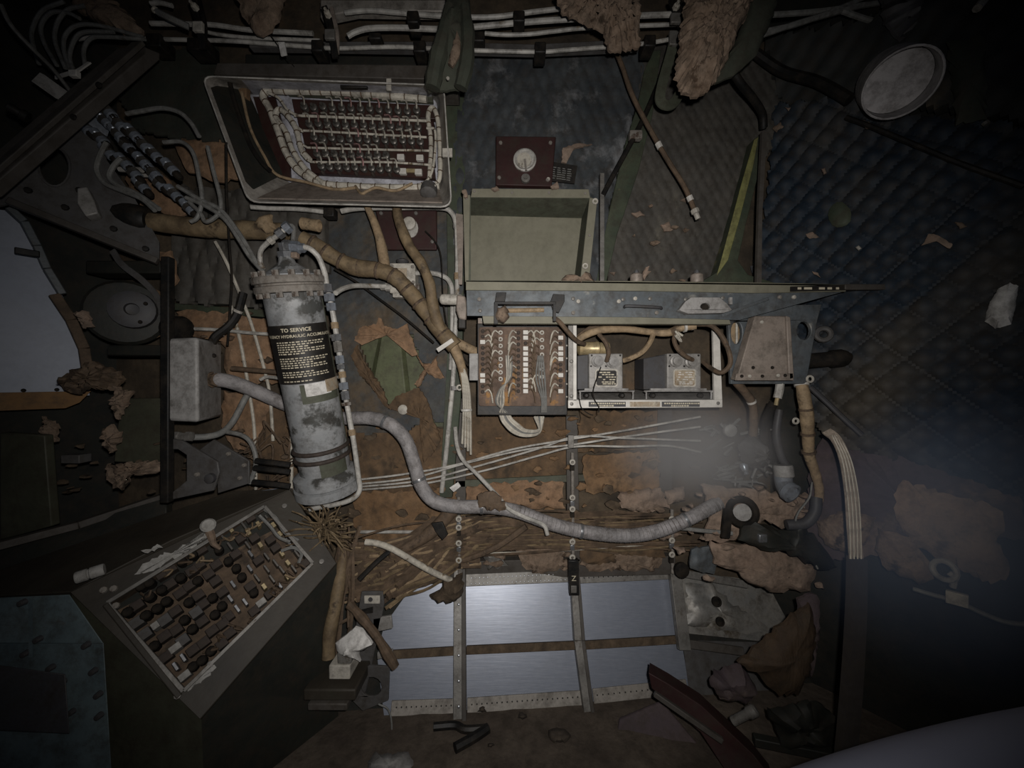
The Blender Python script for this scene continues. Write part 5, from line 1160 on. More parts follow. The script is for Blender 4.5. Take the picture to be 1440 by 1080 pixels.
for w, pts in (('white cord crossing the ribbed blanket to the accumulator left side', [(303, 340, 1.1), (320, 372, 1.1), (340, 420, 1.12), (355, 460, 1.13), (372, 520, 1.14), (380, 560, 1.14), (384, 620, 1.14)]),
               ('white cord beside the tan boards left of the accumulator', [(325, 430, 1.13), (338, 480, 1.14), (352, 560, 1.15), (358, 610, 1.15), (360, 690, 1.15)]),
               ('white cord hugging the left edge of the accumulator label', [(380, 432, 1.02), (384, 470, 1.03), (396, 520, 1.05), (405, 560, 1.07), (410, 610, 1.1), (410, 690, 1.12)])):
    O('thin_line', B().tube(pts, .0045, 7), 'wire_white', w, 'cord')
O('cross_line', B().tube([(268, 462, 1.1), (310, 464, 1.12), (350, 468, 1.12), (384, 470, 1.12)], .005, 8), 'white_tube', 'thin white pipe crossing the tan boards above the conduit', 'pipe')
O('cross_line', B().tube([(366, 534, 1.1), (376, 530, 1.1), (396, 532, 1.08)], .005, 8), 'white_tube', 'short white pipe stub between conduit and accumulator', 'pipe')
O('black_tube', B().tube([(326, 518, 1.1), (350, 520, 1.1), (400, 524, 1.1)], .007, 9, 4), 'wire_brown', 'brown horizontal rod with a black tip above the conduit', 'rod')
O('lower_pipe', B().tube([(258, 615, 1.0), (290, 614, 1.02), (312, 608, 1.05), (328, 592, 1.08), (345, 560, 1.1), (356, 545, 1.12)], .0085, 10), 'wire_grey', 'grey pipe rising from below the grey box to the conduit', 'pipe')
fp = B().lathe(P(242, 614, .99), Vector((1, .05, 0)), [(.009, 0), (.013, .003), (.013, .018), (.010, .02), (.010, .034), (.013, .036), (.013, .048), (.009, .05)], 6)
O('pipe_union', fp, 'alu_dull', 'grey hex pipe union under the grey box', 'fitting')
bt = T('taped_cable', 'black and white taped cable hanging above the grey box', 'cable', P(302, 480, 1.08))
Q('cable', B().tube([(342, 412, 1.1), (334, 440, 1.09), (322, 458, 1.08), (304, 472, 1.07), (298, 482, 1.07)], .011, 9), 'black', bt)
for x, y in ((335, 436), (322, 457), (310, 467)): Q('tape_band', B().lathe(P(x, y, 1.085), Vector((-.5, 0, -1)), [(.0118, 0), (.0118, .007)], 9), 'white', bt)
O('dark_string', B().tube([(318, 200, 1.0), (319, 280, 1.02), (323, 350, 1.04), (326, 390, 1.06), (324, 430, 1.07), (320, 486, 1.08)], .003, 6), 'rubber', 'thin dark cord hanging straight down left of the junction box', 'cord')
O('post', B().plate([(225, 360), (237, 360), (236, 708), (224, 708)], .955, .02), 'black', 'long black upright post left of the grey box', 'post', bev=.003)
# motor
mo = T('round_actuator', 'round dark actuator with a hollow hub at the left', 'motor', P(185, 482, 1.05))
mx = Vector((.55, -.8, -.05))
Q('housing', B().lathe(P(178, 440, 1.06), mx, [(.02, -.06), (.085, -.05), (.088, .0), (.08, .01), (.06, .012), (.0, .012)], 28), 'console_dark', mo)
Q('gasket', B().lathe(P(190, 438, 1.06), mx, [(.078, -.03), (.08, -.026), (.08, -.02), (.074, -.018)], 28), 'board_rust', mo)
Q('hub', B().lathe(P(188, 436, 1.045), mx, [(.05, 0), (.048, .02), (.035, .024), (.016, .024), (.014, .012), (0, .01)], 22), 'relay_dark', mo)
for k in range(4): Q('bolt', B().ball(P(188, 436, 1.03) + Vector((math.cos(k * 1.57 + .5) * .036, 0, math.sin(k * 1.57 + .5) * .036)), .005, 7), 'rubber', mo)
O('flat_strap', B().ribbon([(158, 352, 1.04), (172, 372, 1.04), (200, 394, 1.05), (220, 416, 1.07), (228, 442, 1.08)], .016, .003), 'plate_grey', 'pale grey flat strap arching over the actuator', 'strap')
O('cross_member', B().box(150, 485, 228, 500, 1.02, .06), 'console_dark', 'dark grey cross member under the actuator', 'beam', bev=.004)
O('cross_member', B().box(120, 366, 226, 384, 1.08, .06), 'console_dark', 'dark cross member above the actuator', 'beam', bev=.004)
O('cylinder_boss', B().lathe(P(238, 462, 1.08), Vector((1, -.1, 0)), [(.03, 0), (.034, .01), (.034, .04), (.028, .05), (.01, .055)], 16), 'rubber', 'dark round boss just above the grey box', 'boss')
for k, (pl_, l, m) in enumerate((([(78, 538), (100, 520), (135, 508), (150, 516), (165, 520), (176, 535), (160, 548), (128, 545), (110, 552), (95, 548)], 'torn brown shred at the lower corner of the pale skin', 'wire_brown'), ([(160, 545), (186, 552), (176, 572), (166, 590), (160, 575)], 'torn brown shred below the skin corner, right', 'foam'),
                             ([(145, 610), (160, 598), (170, 612), (158, 640), (148, 628)], 'dark frayed scrap in the lower left recess', 'foam'), ([(60, 585), (80, 600), (78, 620), (66, 618)], 'frayed grey scrap under the ochre sill', 'foam'), ([(108, 438), (122, 440), (130, 458), (118, 460)], 'tan chip on the rough edge of the pale skin', 'foam_pale'),
                             ([(148, 655), (225, 648), (225, 662), (184, 668), (170, 690), (156, 682)], 'brown ragged strip in the dark recess beside the black post', 'foam'))):
    O('torn_scrap', B().lump(pl_, .98, .010, .014, 40, 3, 3.0, 140 + k, 6, rough=.7), m, l, 'scrap')
O('recess_panel', B().plate([(0, 608), (62, 612), (72, 740), (0, 760)], .94, .02), 'console_green', 'dark green panel in the lower left recess under the sill', 'panel', bev=.003)
O('recess_panel', B().plate([(172, 560), (226, 560), (226, 652), (160, 650), (165, 600)], 1.04, .02), 'console_green', 'dark green panel in the recess left of the black post', 'panel', bev=.003)
O('small_label_box', B().box(85, 640, 111, 652, .96, .03), 'plate_grey', 'tiny pale box deep in the dark lower left recess', 'box', bev=.002)
# bracket under the grey box
kb = T('hinge_bracket', 'grey folded hinge bracket under the grey box', 'bracket', P(290, 700, 1.0))
Q('front_plate', B().plate([(238, 616), (256, 620), (306, 650), (308, 664), (300, 690), (236, 704), (240, 694), (262, 676), (262, 640), (250, 632), (238, 632)], .97, .008), 'plate_grey', kb, .002)
Q('rear_plate', B().plate([(300, 618), (350, 648), (350, 680), (306, 694), (304, 660), (280, 632)], 1.05, .008), 'plate_grey', kb, .002)
Q('pivot', B().lathe(P(298, 672, .965), FR, [(.012, 0), (.012, .01), (.006, .012), (0, .012)], 12), 'relay_dark', kb)
for x, y in ((278, 667), (338, 672), (344, 654), (322, 638)): Q('bolt', B().lathe(P(x, y, .968 if x < 300 else 1.045), FR, [(.006, 0), (.005, .005), (0, .006)], 8), 'acc_rust', kb)
O('spring_tube', B().tube([(312, 606, 1.06), (340, 612, 1.06), (354, 625, 1.06), (360, 650, 1.06), (352, 680, 1.06)], .006, 8), 'wire_grey', 'grey tube curving down beside the hinge bracket', 'pipe')
for k, y in enumerate((648, 658, 678)):
    O('rubber_strap', B().tube([(360 - k * 2, y, 1.04), (385, y + 3, 1.04), (408, y + 6, 1.05)], .008, 8, 4), 'black', ['upper', 'middle', 'lower'][k] + ' black rubber strap left of the accumulator base', 'strap')

# ---------------------------------------------------------------- lower left console
cpl = plane3(P(100, 830, .78), P(405, 690, 1.05), P(472, 795, 1.0))
CC = lambda x, y, o=0: onplane(x, y, cpl, o)
cn = T('relay_console', 'slanted dark console full of old relays at the lower left', 'console', P(280, 1010, .9))
outer = [(98, 832), (408, 688), (474, 792), (282, 1012)]; inner = [(150, 848), (372, 712), (440, 792), (258, 972)]
Q('face_frame', B().prism([CC(*q) for q in outer], cpl[1] * -.012, [[CC(*q) for q in inner]]), 'console', cn, .002)
b = B(); I0 = [CC(*q) for q in inner]; I1 = [CC(*q) + cpl[1] * -.06 for q in inner]
vi0, vi1 = b.vs(I0), b.vs(I1)
for i in range(4): b.f([vi0[i], vi0[(i + 1) % 4], vi1[(i + 1) % 4], vi1[i]])
b.f(vi1); Q('well', b, 'wire_brown', cn)
b = B(); T0 = [CC(*q) + cpl[1] * -.012 for q in outer]; D0 = [Vector((p.x, p.y + .01, .004)) for p in T0]
v0, v1 = b.vs(T0), b.vs(D0)
b.f([v0[1], v0[2], v1[2], v1[1]]); b.f([v0[0], v0[1], v1[1], v1[0]]); b.f(v1)
Q('rear_body', b, 'console_dark', cn)
b = B(); v0, v1 = b.vs([T0[2], T0[3]]), b.vs([D0[2], D0[3]]); b.f([v0[0], v0[1], v1[1], v1[0]]); Q('right_side', b, 'console_dark', cn)
b = B(); v0, v1 = b.vs([T0[3], T0[0]]), b.vs([D0[3], D0[0]]); b.f([v0[0], v0[1], v1[1], v1[0]]); Q('front_side', b, 'console_green', cn)
for a, c in zip(inner, inner[1:] + inner[:1]): Q('well_edge', B().bar(CC(*a, .003), CC(*c, .003), .008, .005, cpl[1]), 'alu_dull', cn, .001)
Q('slot_bar', B().prism([CC(x, y, .006) for x, y in ((143, 852), (152, 846), (256, 976), (248, 984))], cpl[1] * -.01), 'console', cn, .002)
Q('paint_chip', B().lump([(190, 808), (205, 791), (262, 766), (288, 748), (291, 753), (265, 775), (215, 802)], t=.001, amp=.0008, proj=lambda x, y, o: CC(x, y, o + .001), seed=3, step=4, jit=3, rings=2), 'chip_white', cn)
Q('paint_chip', B().lump([(199, 776), (226, 765), (228, 769), (204, 779)], t=.001, amp=.0008, proj=lambda x, y, o: CC(x, y, o + .001), seed=4, step=4, jit=2, rings=2), 'chip_white', cn)
Q('paint_chip', B().lump([(262, 964), (300, 936), (304, 940), (266, 972)], t=.001, amp=.0008, proj=lambda x, y, o: CC(x, y, o + .001), seed=5, step=4, jit=2, rings=2), 'chip_white', cn)
for x, y in ((146, 830), (163, 852), (250, 978), (400, 712), (452, 790), (296, 934), (160, 828)): Q('bolt', B().lathe(CC(x, y, .0), cpl[1], [(.007, 0), (.006, .005), (0, .006)], 8), 'acc_rust' if x < 200 else 'alu_dull', cn)
eu = (CC(*inner[1]) - CC(*inner[0])).normalized(); ev = cpl[1].cross(eu)
random.seed(31); rp_ = {}
NR, NC = 8, 15
for r in range(NR):
    for k in range(NC):
        s_ = (k + .7) / (NC + .4); q = (r + .6) / (NR + .2)
        a = [inner[0][i] + (inner[3][i] - inner[0][i]) * q for i in (0, 1)]; c = [inner[1][i] + (inner[2][i] - inner[1][i]) * q for i in (0, 1)]
        s2 = s_ ** .93
        x = a[0] + (c[0] - a[0]) * s2; y = a[1] + (c[1] - a[1]) * s2
        if random.random() < .12: continue
        x += random.uniform(-3, 3); y += random.uniform(-2.5, 2.5)
        if k > 9: key = random.choice(('pin', 'pin', 'clip', 'gold', 'block'))
        else: key = random.choice(('can', 'can', 'can', 'can', 'can', 'block', 'block', 'block', 'block', 'white', 'grey', 'clip'))
        p = CC(x, y, -.044 + random.uniform(-.008, .006))
        if key not in rp_:
            n_ = cpl[1]
            if key == 'can': o = Q('relay_can', B().lathe(p, n_, [(.0095, 0), (.0095, .03), (.007, .033), (0, .033)], 9), 'rubber', cn)
            elif key == 'block': o = Q('relay_block', B().obox(p + n_ * .014, eu * .010, ev * .009, n_ * .014), 'stud_dark', cn, .001)
            elif key == 'white': o = Q('white_relay', B().obox(p + n_ * .017, eu * .0095, ev * .007, n_ * .017), 'chip_white', cn, .001)
            elif key == 'grey': o = Q('metal_relay', B().obox(p + n_ * .015, eu * .010, ev * .010, n_ * .015), 'plate_grey', cn, .001)
            elif key == 'clip': o = Q('contact_clip', B().obox(p + n_ * .016, eu * .003, ev * .009, n_ * .016), 'steel', cn, .001)
            elif key == 'pin': o = Q('contact_pin', B().obox(p + n_ * .013, eu * .0025, ev * .011, n_ * .013), 'stud', cn, .001)
            else: o = Q('gold_contact', B().obox(p + n_ * .016, eu * .004, ev * .007, n_ * .016), 'gold', cn, .001)
            rp_[key] = (o, wloc(o) - p)
        else: CP(rp_[key][0], p + rp_[key][1], cn)
for k in range(26):
    x, y = random.choice(((random.uniform(180, 380), None), (random.uniform(280, 430), 1)))
    y0 = (848 - (x - 150) * .612 + random.uniform(6, 26)) if y is None else (972 - (x - 258) * .99 - random.uniform(8, 24))
    Q('loose_wire', B().tube([CC(x, y0, -.01), CC(x + random.uniform(-8, 8), y0 - random.uniform(-6, 6), .004), CC(x + random.uniform(-14, 14), y0 + random.uniform(-10, 10), -.004), CC(x + random.uniform(-18, 18), y0 + random.uniform(-8, 8), -.02)], .0022, 5, 4), random.choice(('wire_brown', 'wire_brown', 'wire_tan')), cn)
for pts in ([(365, 725), (380, 740), (392, 755), (408, 762)], [(372, 716), (388, 728), (400, 748), (420, 760)], [(395, 775), (412, 770), (424, 778), (420, 792)]):
    Q('loose_wire', B().tube([CC(x, y, .0) for x, y in pts], .004, 6), 'wire_grey', cn)
kn = T('lamp_knob', 'white capped knob with a frayed tan shred on the upper edge of the console', 'knob', CC(296, 742, 0))
Q('cap', B().lathe(CC(294, 742, 0), cpl[1], [(.014, 0), (.016, .006), (.016, .02), (.012, .024), (0, .024)], 14), 'chip_white', kn)
Q('shred', B().tube([CC(294, 746, .012), CC(298, 756, .012), CC(300, 764, .006), CC(310, 772, .004)], [.009, .008, .006, .003], 7, 4), 'foam', kn)
kn = T('indicator_cap', 'small white cylinder lying on the upper left corner of the console', 'knob', CC(116, 810, 0))
Q('cap', B().lathe(CC(106, 813, .008), CC(128, 806, .008) - CC(106, 813, .008), [(.011, 0), (.012, .002), (.012, .017), (.010, .018), (.010, .02), (.012, .022), (.012, .04), (.011, .042)], 14), 'chip_white', kn)
lg = T('console_ledge', 'dark grey ledge behind the console running to the left edge', 'ledge', P(120, 790, 1.0))
Q('ledge_top', B().prism([P(-40, 840, .82), P(-40, 815, .86), P(230, 722, 1.06), P(330, 690, 1.1), P(412, 686, 1.1), P(240, 760, .95), P(100, 832, .80)], Vector((0, .01, -.03))), 'console', lg, .002)
Q('ledge_back', B().prism([P(-40, 815, .87), P(-40, 780, .9), P(234, 700, 1.08), P(234, 722, 1.06)], Vector((0, .02, -.01))), 'console_dark', lg, .002)
Q('white_sheet', B().prism([P(300, 700, 1.09), P(395, 686, 1.1), P(335, 700, 1.09), P(300, 712, 1.08)], Vector((0, .004, -.002))), 'alu', lg)
lbar('dark_beam', 'black diagonal beam running to the left edge above the console', 'beam', [(-20, 772), (110, 738), (236, 696)], .018, .02, 'beam_grey', .06)
tc_ = T('teal_cabinet', 'blue-grey riveted metal cabinet at the lower left corner', 'cabinet', P(60, 1075, .7))
Q('front_sheet', B().hexa([P(-40, 842, .76), P(98, 836, .77), P(146, 905, .76), P(-40, 905, .74), P(-40, 842, .84), P(90, 838, .84), P(138, 905, .83), P(-40, 905, .83)]), 'teal', tc_, .002)
Q('lower_sheet', B().hexa([P(-40, 903, .742), P(146, 903, .762), P(158, 1100, .74), P(-40, 1100, .72), P(-40, 903, .83), P(138, 903, .83), P(150, 1100, .82), P(-40, 1100, .82)]), 'teal', tc_, .002)
Q('overlay_sheet', B().hexa([P(-40, 930, .725), P(92, 948, .735), P(98, 1032, .725), P(-40, 1026, .715), P(-40, 930, .74), P(92, 948, .75), P(98, 1032, .74), P(-40, 1026, .73)]), 'relay_dark', tc_, .002)
Q('seam_strip', B().hexa([P(40, 842, .755), P(46, 842, .755), P(46, 925, .74), P(40, 925, .74), P(40, 842, .765), P(46, 842, .765), P(46, 925, .75), P(40, 925, .75)]), 'teal', tc_)
for x, y in ((30, 848), (120, 908), (130, 945), (137, 978), (138, 1008), (86, 960), (100, 1002), (34, 920), (70, 940), (52, 900)): Q('rivet', B().lathe(P(x, y, .742 if x > 60 else .738), FR, [(.006, -.006), (.005, .004), (0, .005)], 8), 'relay_dark', tc_)
# ---------------------------------------------------------------- thin white lines crossing the lower wall
TL = [('uppermost of four thin white lines rising right to the haze', [(490, 676, 1.16), (560, 668, 1.16), (640, 654, 1.16), (720, 632, 1.15), (800, 618, 1.14), (880, 605, 1.13), (985, 586, 1.12)]),
      ('second of four thin white lines crossing under the rack', [(492, 682, 1.16), (580, 672, 1.16), (660, 650, 1.16), (740, 632, 1.15), (800, 626, 1.14), (880, 614, 1.13), (985, 600, 1.12)]),
      ('third of four thin white lines, sagging flat at its right end', [(490, 686, 1.17), (590, 676, 1.17), (670, 656, 1.16), (760, 630, 1.15), (810, 614, 1.14), (880, 616, 1.13), (985, 620, 1.13)]),
      ('lowest of four thin white lines, bending down at its right end', [(492, 690, 1.17), (590, 681, 1.17), (680, 662, 1.16), (760, 640, 1.15), (810, 628, 1.14), (880, 628, 1.13), (940, 627, 1.13), (986, 636, 1.13)])]
for l, pts in TL: O('thin_line', B().tube(pts, .0032, 7), 'white_tube', l, 'line')
O('line_clip', B().box(799, 612, 807, 630, 1.125, .012), 'alu_dull', 'small metal clip holding the four thin white lines', 'clip', bev=.001)
O('drain_pipe', B().tube([(640, 600, 1.14), (643, 628, 1.14), (652, 648, 1.14), (672, 668, 1.13), (700, 698, 1.1), (716, 716, 1.075), (740, 728, 1.075), (764, 738, 1.08), (770, 752, 1.08)], .006, 9), 'white_tube', 'thin white pipe slanting down over the conduit', 'pipe')
lump('mud_patch', 'dark brown smear of dirt stuck on the conduit', 'dirt', [(670, 700), (684, 690), (706, 700), (714, 714), (690, 720), (676, 712)], 1.075, 'wire_brown', .006, .006, seed=150, step=4)
# struts with loop clamps
for nm, x, ys, lab_ in (('l', 645, (712, 730, 742, 764, 788), 'left'), ('m', 805, (650, 700, 716, 762, 784), 'middle'), ('r', 945, (730, 760, 780), 'right')):
    s_ = T('strut', lab_ + ' upright strut with small loop clamps above the bottom panels', 'strut', P(x, 800, 1.17))
    Q('post', B().tube([(x, ys[0] - 14, 1.16), (x + 1, 806, 1.16)], .005, 8, 0), 'acc_rust', s_)
    for k, y in enumerate(ys):
        Q('clamp_eye', B().torus(P(x, y, 1.145), FR, .0065, .003, 12, 6), 'white', s_)
        Q('clamp_band', B().box(x - 3, y + 5, x + 3, y + 12, 1.148, .01), 'steel' if k % 2 else 'rubber', s_, .001)
O('rubber_boot', B().lathe(P(956, 800, 1.14), Vector((.1, -1, .1)), [(.02, 0), (.022, .006), (.022, .014), (.012, .018), (0, .018)], 16), 'rubber', 'black rubber oval at the top of the right frame bar', 'boot')
zt = T('marked_clip', 'black clip with a white letter at the top of the middle frame bar', 'clip', P(807, 836, 1.15))
Q('clip_body', B().plate([(799, 788), (814, 788), (815, 838), (801, 838)], 1.135, .02), 'black', zt, .003)
text('Z', .022, 'print_cream', zt, lambda x, y: P(807, 817, 1.134) + Vector((x, 0, y)))
Q('clip_tongue', B().plate([(803, 824), (811, 824), (811, 834), (803, 834)], 1.131, .004), 'alu_dull', zt, .001)
# tangles of old wiring (nobody could count them)
def tangle(name, label, gens, r, m, seed):
    random.seed(seed); b = B()
    for f_ in gens: b.tube(f_(), random.choice(r), 5, 5)
    return O(name, b, m, label, 'wires', kind='stuff')
u = random.uniform
def horiz():
    y = u(722, 772); a = u(-8, 8); x0 = u(600, 700); x1 = u(820, 1000)
    return [(x0, y + u(-5, 15), 1.175), (x0 + (x1 - x0) * .33, y + a, 1.16), (x0 + (x1 - x0) * .66, y - a * .5, 1.16), (x1, y + u(-10, 10), 1.17)]
tangle('wire_tangle', 'long brown wires strung across the wall behind the conduit', [horiz] * 34, (.0025, .003, .004, .006), 'wire_brown', 1)
def fan():
    x1 = u(600, 680); y1 = u(725, 800); x0 = u(470, 560); y0 = 790 + (x0 - 470) * .1 + u(-30, 60)
    return [(x1, y1, 1.17), ((x0 + x1) / 2 + u(-10, 10), (y0 + y1) / 2 + u(-12, 20), 1.13), (x0, y0, 1.08)]
tangle('wire_tangle', 'thick mass of brown wires fanning left below the orange board', [fan] * 60, (.003, .004, .006, .009), 'wire_brown', 2)
tangle('wire_tangle', 'paler tan wires lying over the brown mass below the orange board', [fan] * 16, (.002, .003, .004), 'wire_tan', 3)
tangle('wire_tangle', 'dusty yellowish wires threaded through the brown mass below the orange board', [fan] * 26, (.003, .004, .005), 'harness', 13)
tangle('wire_tangle', 'dusty lighter wires strung among the brown ones behind the conduit', [horiz] * 16, (.002, .003), 'harness', 14)
def burst():
    a = u(0, 6.28); L = u(18, 52); x, y = 448 + u(-10, 20), 745 + u(-10, 12)
    return [(x, y, 1.03), (x + math.cos(a) * L * .6, y + math.sin(a) * L * .5 + u(-3, 3), 1.01 + u(-.03, .03)), (x + math.cos(a) * L, y + math.sin(a) * L * .75 + u(-4, 8), 1.01 + u(-.05, .05))]
tangle('frayed_wires', 'burst of frayed tan wire ends under the accumulator', [burst] * 85, (.0016, .0022), 'harness', 4)
def drop():
    x = u(468, 500)
    return [(x + u(-10, 20), u(735, 770), 1.06), (x, 800, 1.03), (x + u(-14, 10), 850 + u(-20, 20), 1.02), (x - u(5, 20), 900 + u(-20, 30), 1.0)]
tangle('hanging_wires', 'brown wires dropping beside the console towards the floor', [drop] * 14, (.003, .004, .006), 'wire_brown', 5)
def loopg():
    x, y = u(350, 420), u(600, 690)
    return [(x, y, 1.12), (x + u(-20, 20), y + u(-15, 15), 1.1), (x + u(-30, 30), y + u(-25, 25), 1.11), (x + u(-30, 30), y + u(-10, 30), 1.13)]
tangle('wire_tangle', 'scraps of dark wire left of the accumulator foot', [loopg] * 22, (.002, .003), 'wire_brown', 6)
def rightg():
    x, y = u(1000, 1080), u(590, 690)
    return [(x, y, 1.14), (x + u(-16, 16), y + u(-8, 8), 1.12), (x + u(-26, 26), y + u(-12, 12), 1.13)]
tangle('wire_tangle', 'greyish crumpled wires in the corner right of the thin lines', [rightg] * 46, (.002, .003, .004), 'wire_grey', 7)
O('thick_cable', B().tube([(486, 768, 1.06), (480, 800, 1.03), (472, 850, 1.0), (464, 890, .98), (462, 925, .97)], [.012, .016, .017, .016], 10, 6, wob=.1), 'harness', 'thick brown cable hanging beside the console corner', 'cable')
O('thick_cable', B().tube([(492, 850, 1.02), (510, 870, 1.0), (530, 895, .99), (545, 920, .99), (556, 938, .99)], [.012, .012, .01, .014, .012], 9, 6, wob=.2), 'wire_brown', 'dark cable with a frayed end lying over the left bottom panel', 'cable')
O('thick_cable', B().tube([(505, 815, 1.05), (530, 790, 1.07), (552, 772, 1.09)], .007, 8, 4), 'black', 'short black cable across the brown wire mass', 'cable')
O('thick_cable', B().tube([(640, 712, 1.13), (610, 745, 1.12), (570, 770, 1.11), (540, 780, 1.1)], [.02, .022, .016, .01], 10, 6, wob=.15), 'wire_brown', 'fat brown cable slanting down left from the conduit bend', 'cable')
O('thick_cable', B().tube([(740, 740, 1.14), (700, 768, 1.14), (660, 785, 1.15), (640, 790, 1.16)], [.010, .009, .007], 9, 6, wob=.15), 'wire_brown', 'brown cable slanting across the red-brown insulation strip', 'cable')
O('pale_pipe', B().tube([(514, 762, 1.06), (530, 764, 1.06), (552, 772, 1.06), (590, 794, 1.08), (612, 806, 1.1), (634, 816, 1.12)], .0085, 10), 'wire_white', 'pale grey pipe lying over the brown wires to the left frame bar', 'pipe')
O('pale_pipe', B().tube([(500, 748, 1.17), (560, 748, 1.18), (600, 748, 1.19)], .005, 8, 0), 'white_tube', 'thin white rod along the lower edge of the orange board', 'rod')
O('black_tag', B().plate([(606, 736), (622, 734), (630, 752), (622, 760), (612, 748)], 1.09, .008), 'black', 'small black clip near the fat brown cable', 'clip', bev=.002)
O('white_tag', B().plate([(632, 686), (644, 678), (648, 684), (638, 692)], 1.14, .004), 'paper', 'small white paper tag beside the conduit bend', 'tag')
O('base_line', B().tube([(680, 778, 1.17), (760, 776, 1.17), (850, 770, 1.17), (936, 764, 1.17)], .003, 6), 'wire_white', 'thin pale rod across the strip above the bottom panels', 'rod')
lump('nest_debris', 'clump of brown debris at the top of the left frame bar', 'debris', [(606, 838), (618, 828), (632, 812), (648, 808), (652, 824), (644, 844), (630, 848), (612, 844)], 1.12, 'dirt', .03, .016, seed=160, step=4)
# left corner under the wires
bk = T('panel_bracket', 'grey slotted bracket leaning at the left end of the bottom panels', 'bracket', P(500, 980, 1.0))
Q('web', B().plate([(508, 832), (538, 832), (540, 850), (528, 910), (514, 975), (484, 985), (470, 968), (490, 930), (500, 880)], 1.03, .006), 'plate_grey', bk, .002)
Q('top_tab', B().plate([(512, 838), (534, 838), (534, 849), (512, 849)], 1.025, .004), 'white', bk, .001)
Q('top_hole', B().lathe(P(521, 843, 1.0245), FR, [(.006, 0), (.006, .001), (0, .001)], 12), 'relay_dark', bk)
Q('slot', B().plate([(508, 858), (524, 854), (524, 862), (508, 864)], 1.027, .004), 'black', bk)
Q('upper_arm', B().plate([(524, 870), (550, 866), (552, 884), (524, 890)], 1.03, .008), 'relay_grey', bk, .002)
Q('ring_arm', B().plate([(494, 950), (520, 936), (548, 938), (546, 985), (510, 1000), (490, 980)], 1.01, .006, [circ(522, 966, 15, 14, 14)]), 'plate_grey', bk, .002)
Q('cross_arm', B().plate([(530, 918), (552, 914), (552, 922), (530, 928)], 1.03, .008), 'relay_grey', bk, .002)
O('crumpled_paper', B().lump([(472, 904), (500, 882), (508, 884), (524, 905), (514, 912), (504, 916), (506, 930), (490, 918), (474, 914)], .96, .025, .014, 26, 5, 1.0, 161, 4, power=2), 'paper', 'crumpled white paper beside the console at the left of the panels', 'paper')
for k, (x0, y0, x1, y1, l) in enumerate(((474, 918, 494, 934, 'upper pale block stacked beside the console'), (462, 936, 492, 956, 'lower pale block stacked beside the console'))):
    O('foam_block', B().box(x0, y0, x1, y1, .95, .06), 'white' if k else 'alu_dull', l, 'block', bev=.003)
O('step_plate', B().box(426, 970, 500, 986, .93, .1), 'console', 'dark metal step beside the console', 'step', bev=.004)
O('step_plate', B().box(432, 990, 488, 1000, .92, .1), 'beam_grey', 'narrow grey step edge below the dark step', 'step', bev=.003)
O('pale_string', B().tube([(532, 990, 1.0), (546, 998, 1.0), (551, 1020, .99), (549, 1050, .98), (546, 1078, .97)], .0022, 6), 'wire_grey', 'thin pale cord dangling below the bracket to the floor', 'cord')
# floor
fl = T('rubber_strip', 'bent black rubber strip lying on the floor under the panels', 'strip', PF(660, 1035))
Q('strip', B().tube([PF(610, 1022, .012), PF(640, 1020, .012), PF(655, 1026, .012), PF(686, 1024, .012)], .010, 8, 4), 'black', fl)
Q('strip_end', B().tube([PF(686, 1024, .012), PF(665, 1038, .012), PF(640, 1052, .012)], .012, 8, 3), 'black', fl)
O('floor_rag', B().lump([(518, 1066), (530, 1058), (575, 1060), (584, 1076), (570, 1095), (516, 1095)], t=.03, amp=.012, proj=lambda x, y, o: PF(x, y, o), seed=170, step=5), 'box_grey', 'pale grey rag on the floor at the bottom edge', 'rag')
for k, (x, y, r, l) in enumerate(((786, 1034, 16, 'dark dirt heap on the floor under the middle bar'), (735, 1006, 6, 'small dirt lump at the foot of the panels'), (678, 998, 6, 'small crumb at the foot of the panels near the left bar'), (690, 1048, 5, 'small crumb on the floor beside the rubber strip'))):
    O('dirt_heap', B().lump(circ(x, y, r, r * .7, 12), t=.02, amp=.012, proj=lambda x_, y_, o: PF(x_, y_, o), seed=171 + k, step=4, jit=2), 'floor', l, 'dirt')
mr = T('maroon_beam', 'dark red broken beam rising from the floor right of the panels', 'beam', PF(1000, 1060))
Q('beam_face', B().prism([P(912, 946, .95), P(940, 962, .94), P(986, 992, .92), P(1060, 1062, .86), P(1090, 1100, .84), P(1030, 1100, .86), P(985, 1030, .91), P(916, 968, .95)], Vector((.02, .05, -.01))), 'maroon', mr, .002)
Q('lower_rail', B().bar(P(920, 975, .93), P(1016, 1042, .88), .012, .012), 'beam_grey', mr, .002)
O('floor_box', B().hexa([P(870, 1010, 1.0), P(930, 985, 1.0), P(1010, 1080, .92), P(860, 1085, .93), P(880, 1005, 1.06), P(930, 985, 1.06), P(1010, 1080, 1.0), P(870, 1085, 1.0)]), 'purple', 'dull reddish box on the floor left of the red beam', 'box', bev=.004)
O('pale_rod_end', B().lathe(P(1030, 1015, .9), Vector((.7, -.2, .6)), [(.009, 0), (.010, .003), (.010, .04), (.013, .044), (.013, .06), (.008, .064)], 10), 'alu_dull', 'pale rod end poking up right of the red beam', 'rod')
lump('rubble', 'grey-brown rubble behind the red beam', 'rubble', [(1005, 945), (1040, 935), (1062, 960), (1050, 985), (1015, 985), (1000, 965)], .97, 'purple', .03, .02, seed=175, step=5)
O('floor_rail', B().bar(PF(1060, 1040, .03), PF(1250, 1078, .03), .02, .02, Vector((0, 0, 1))), 'console_dark', 'dark rail along the floor at the lower right', 'rail', bev=.002)
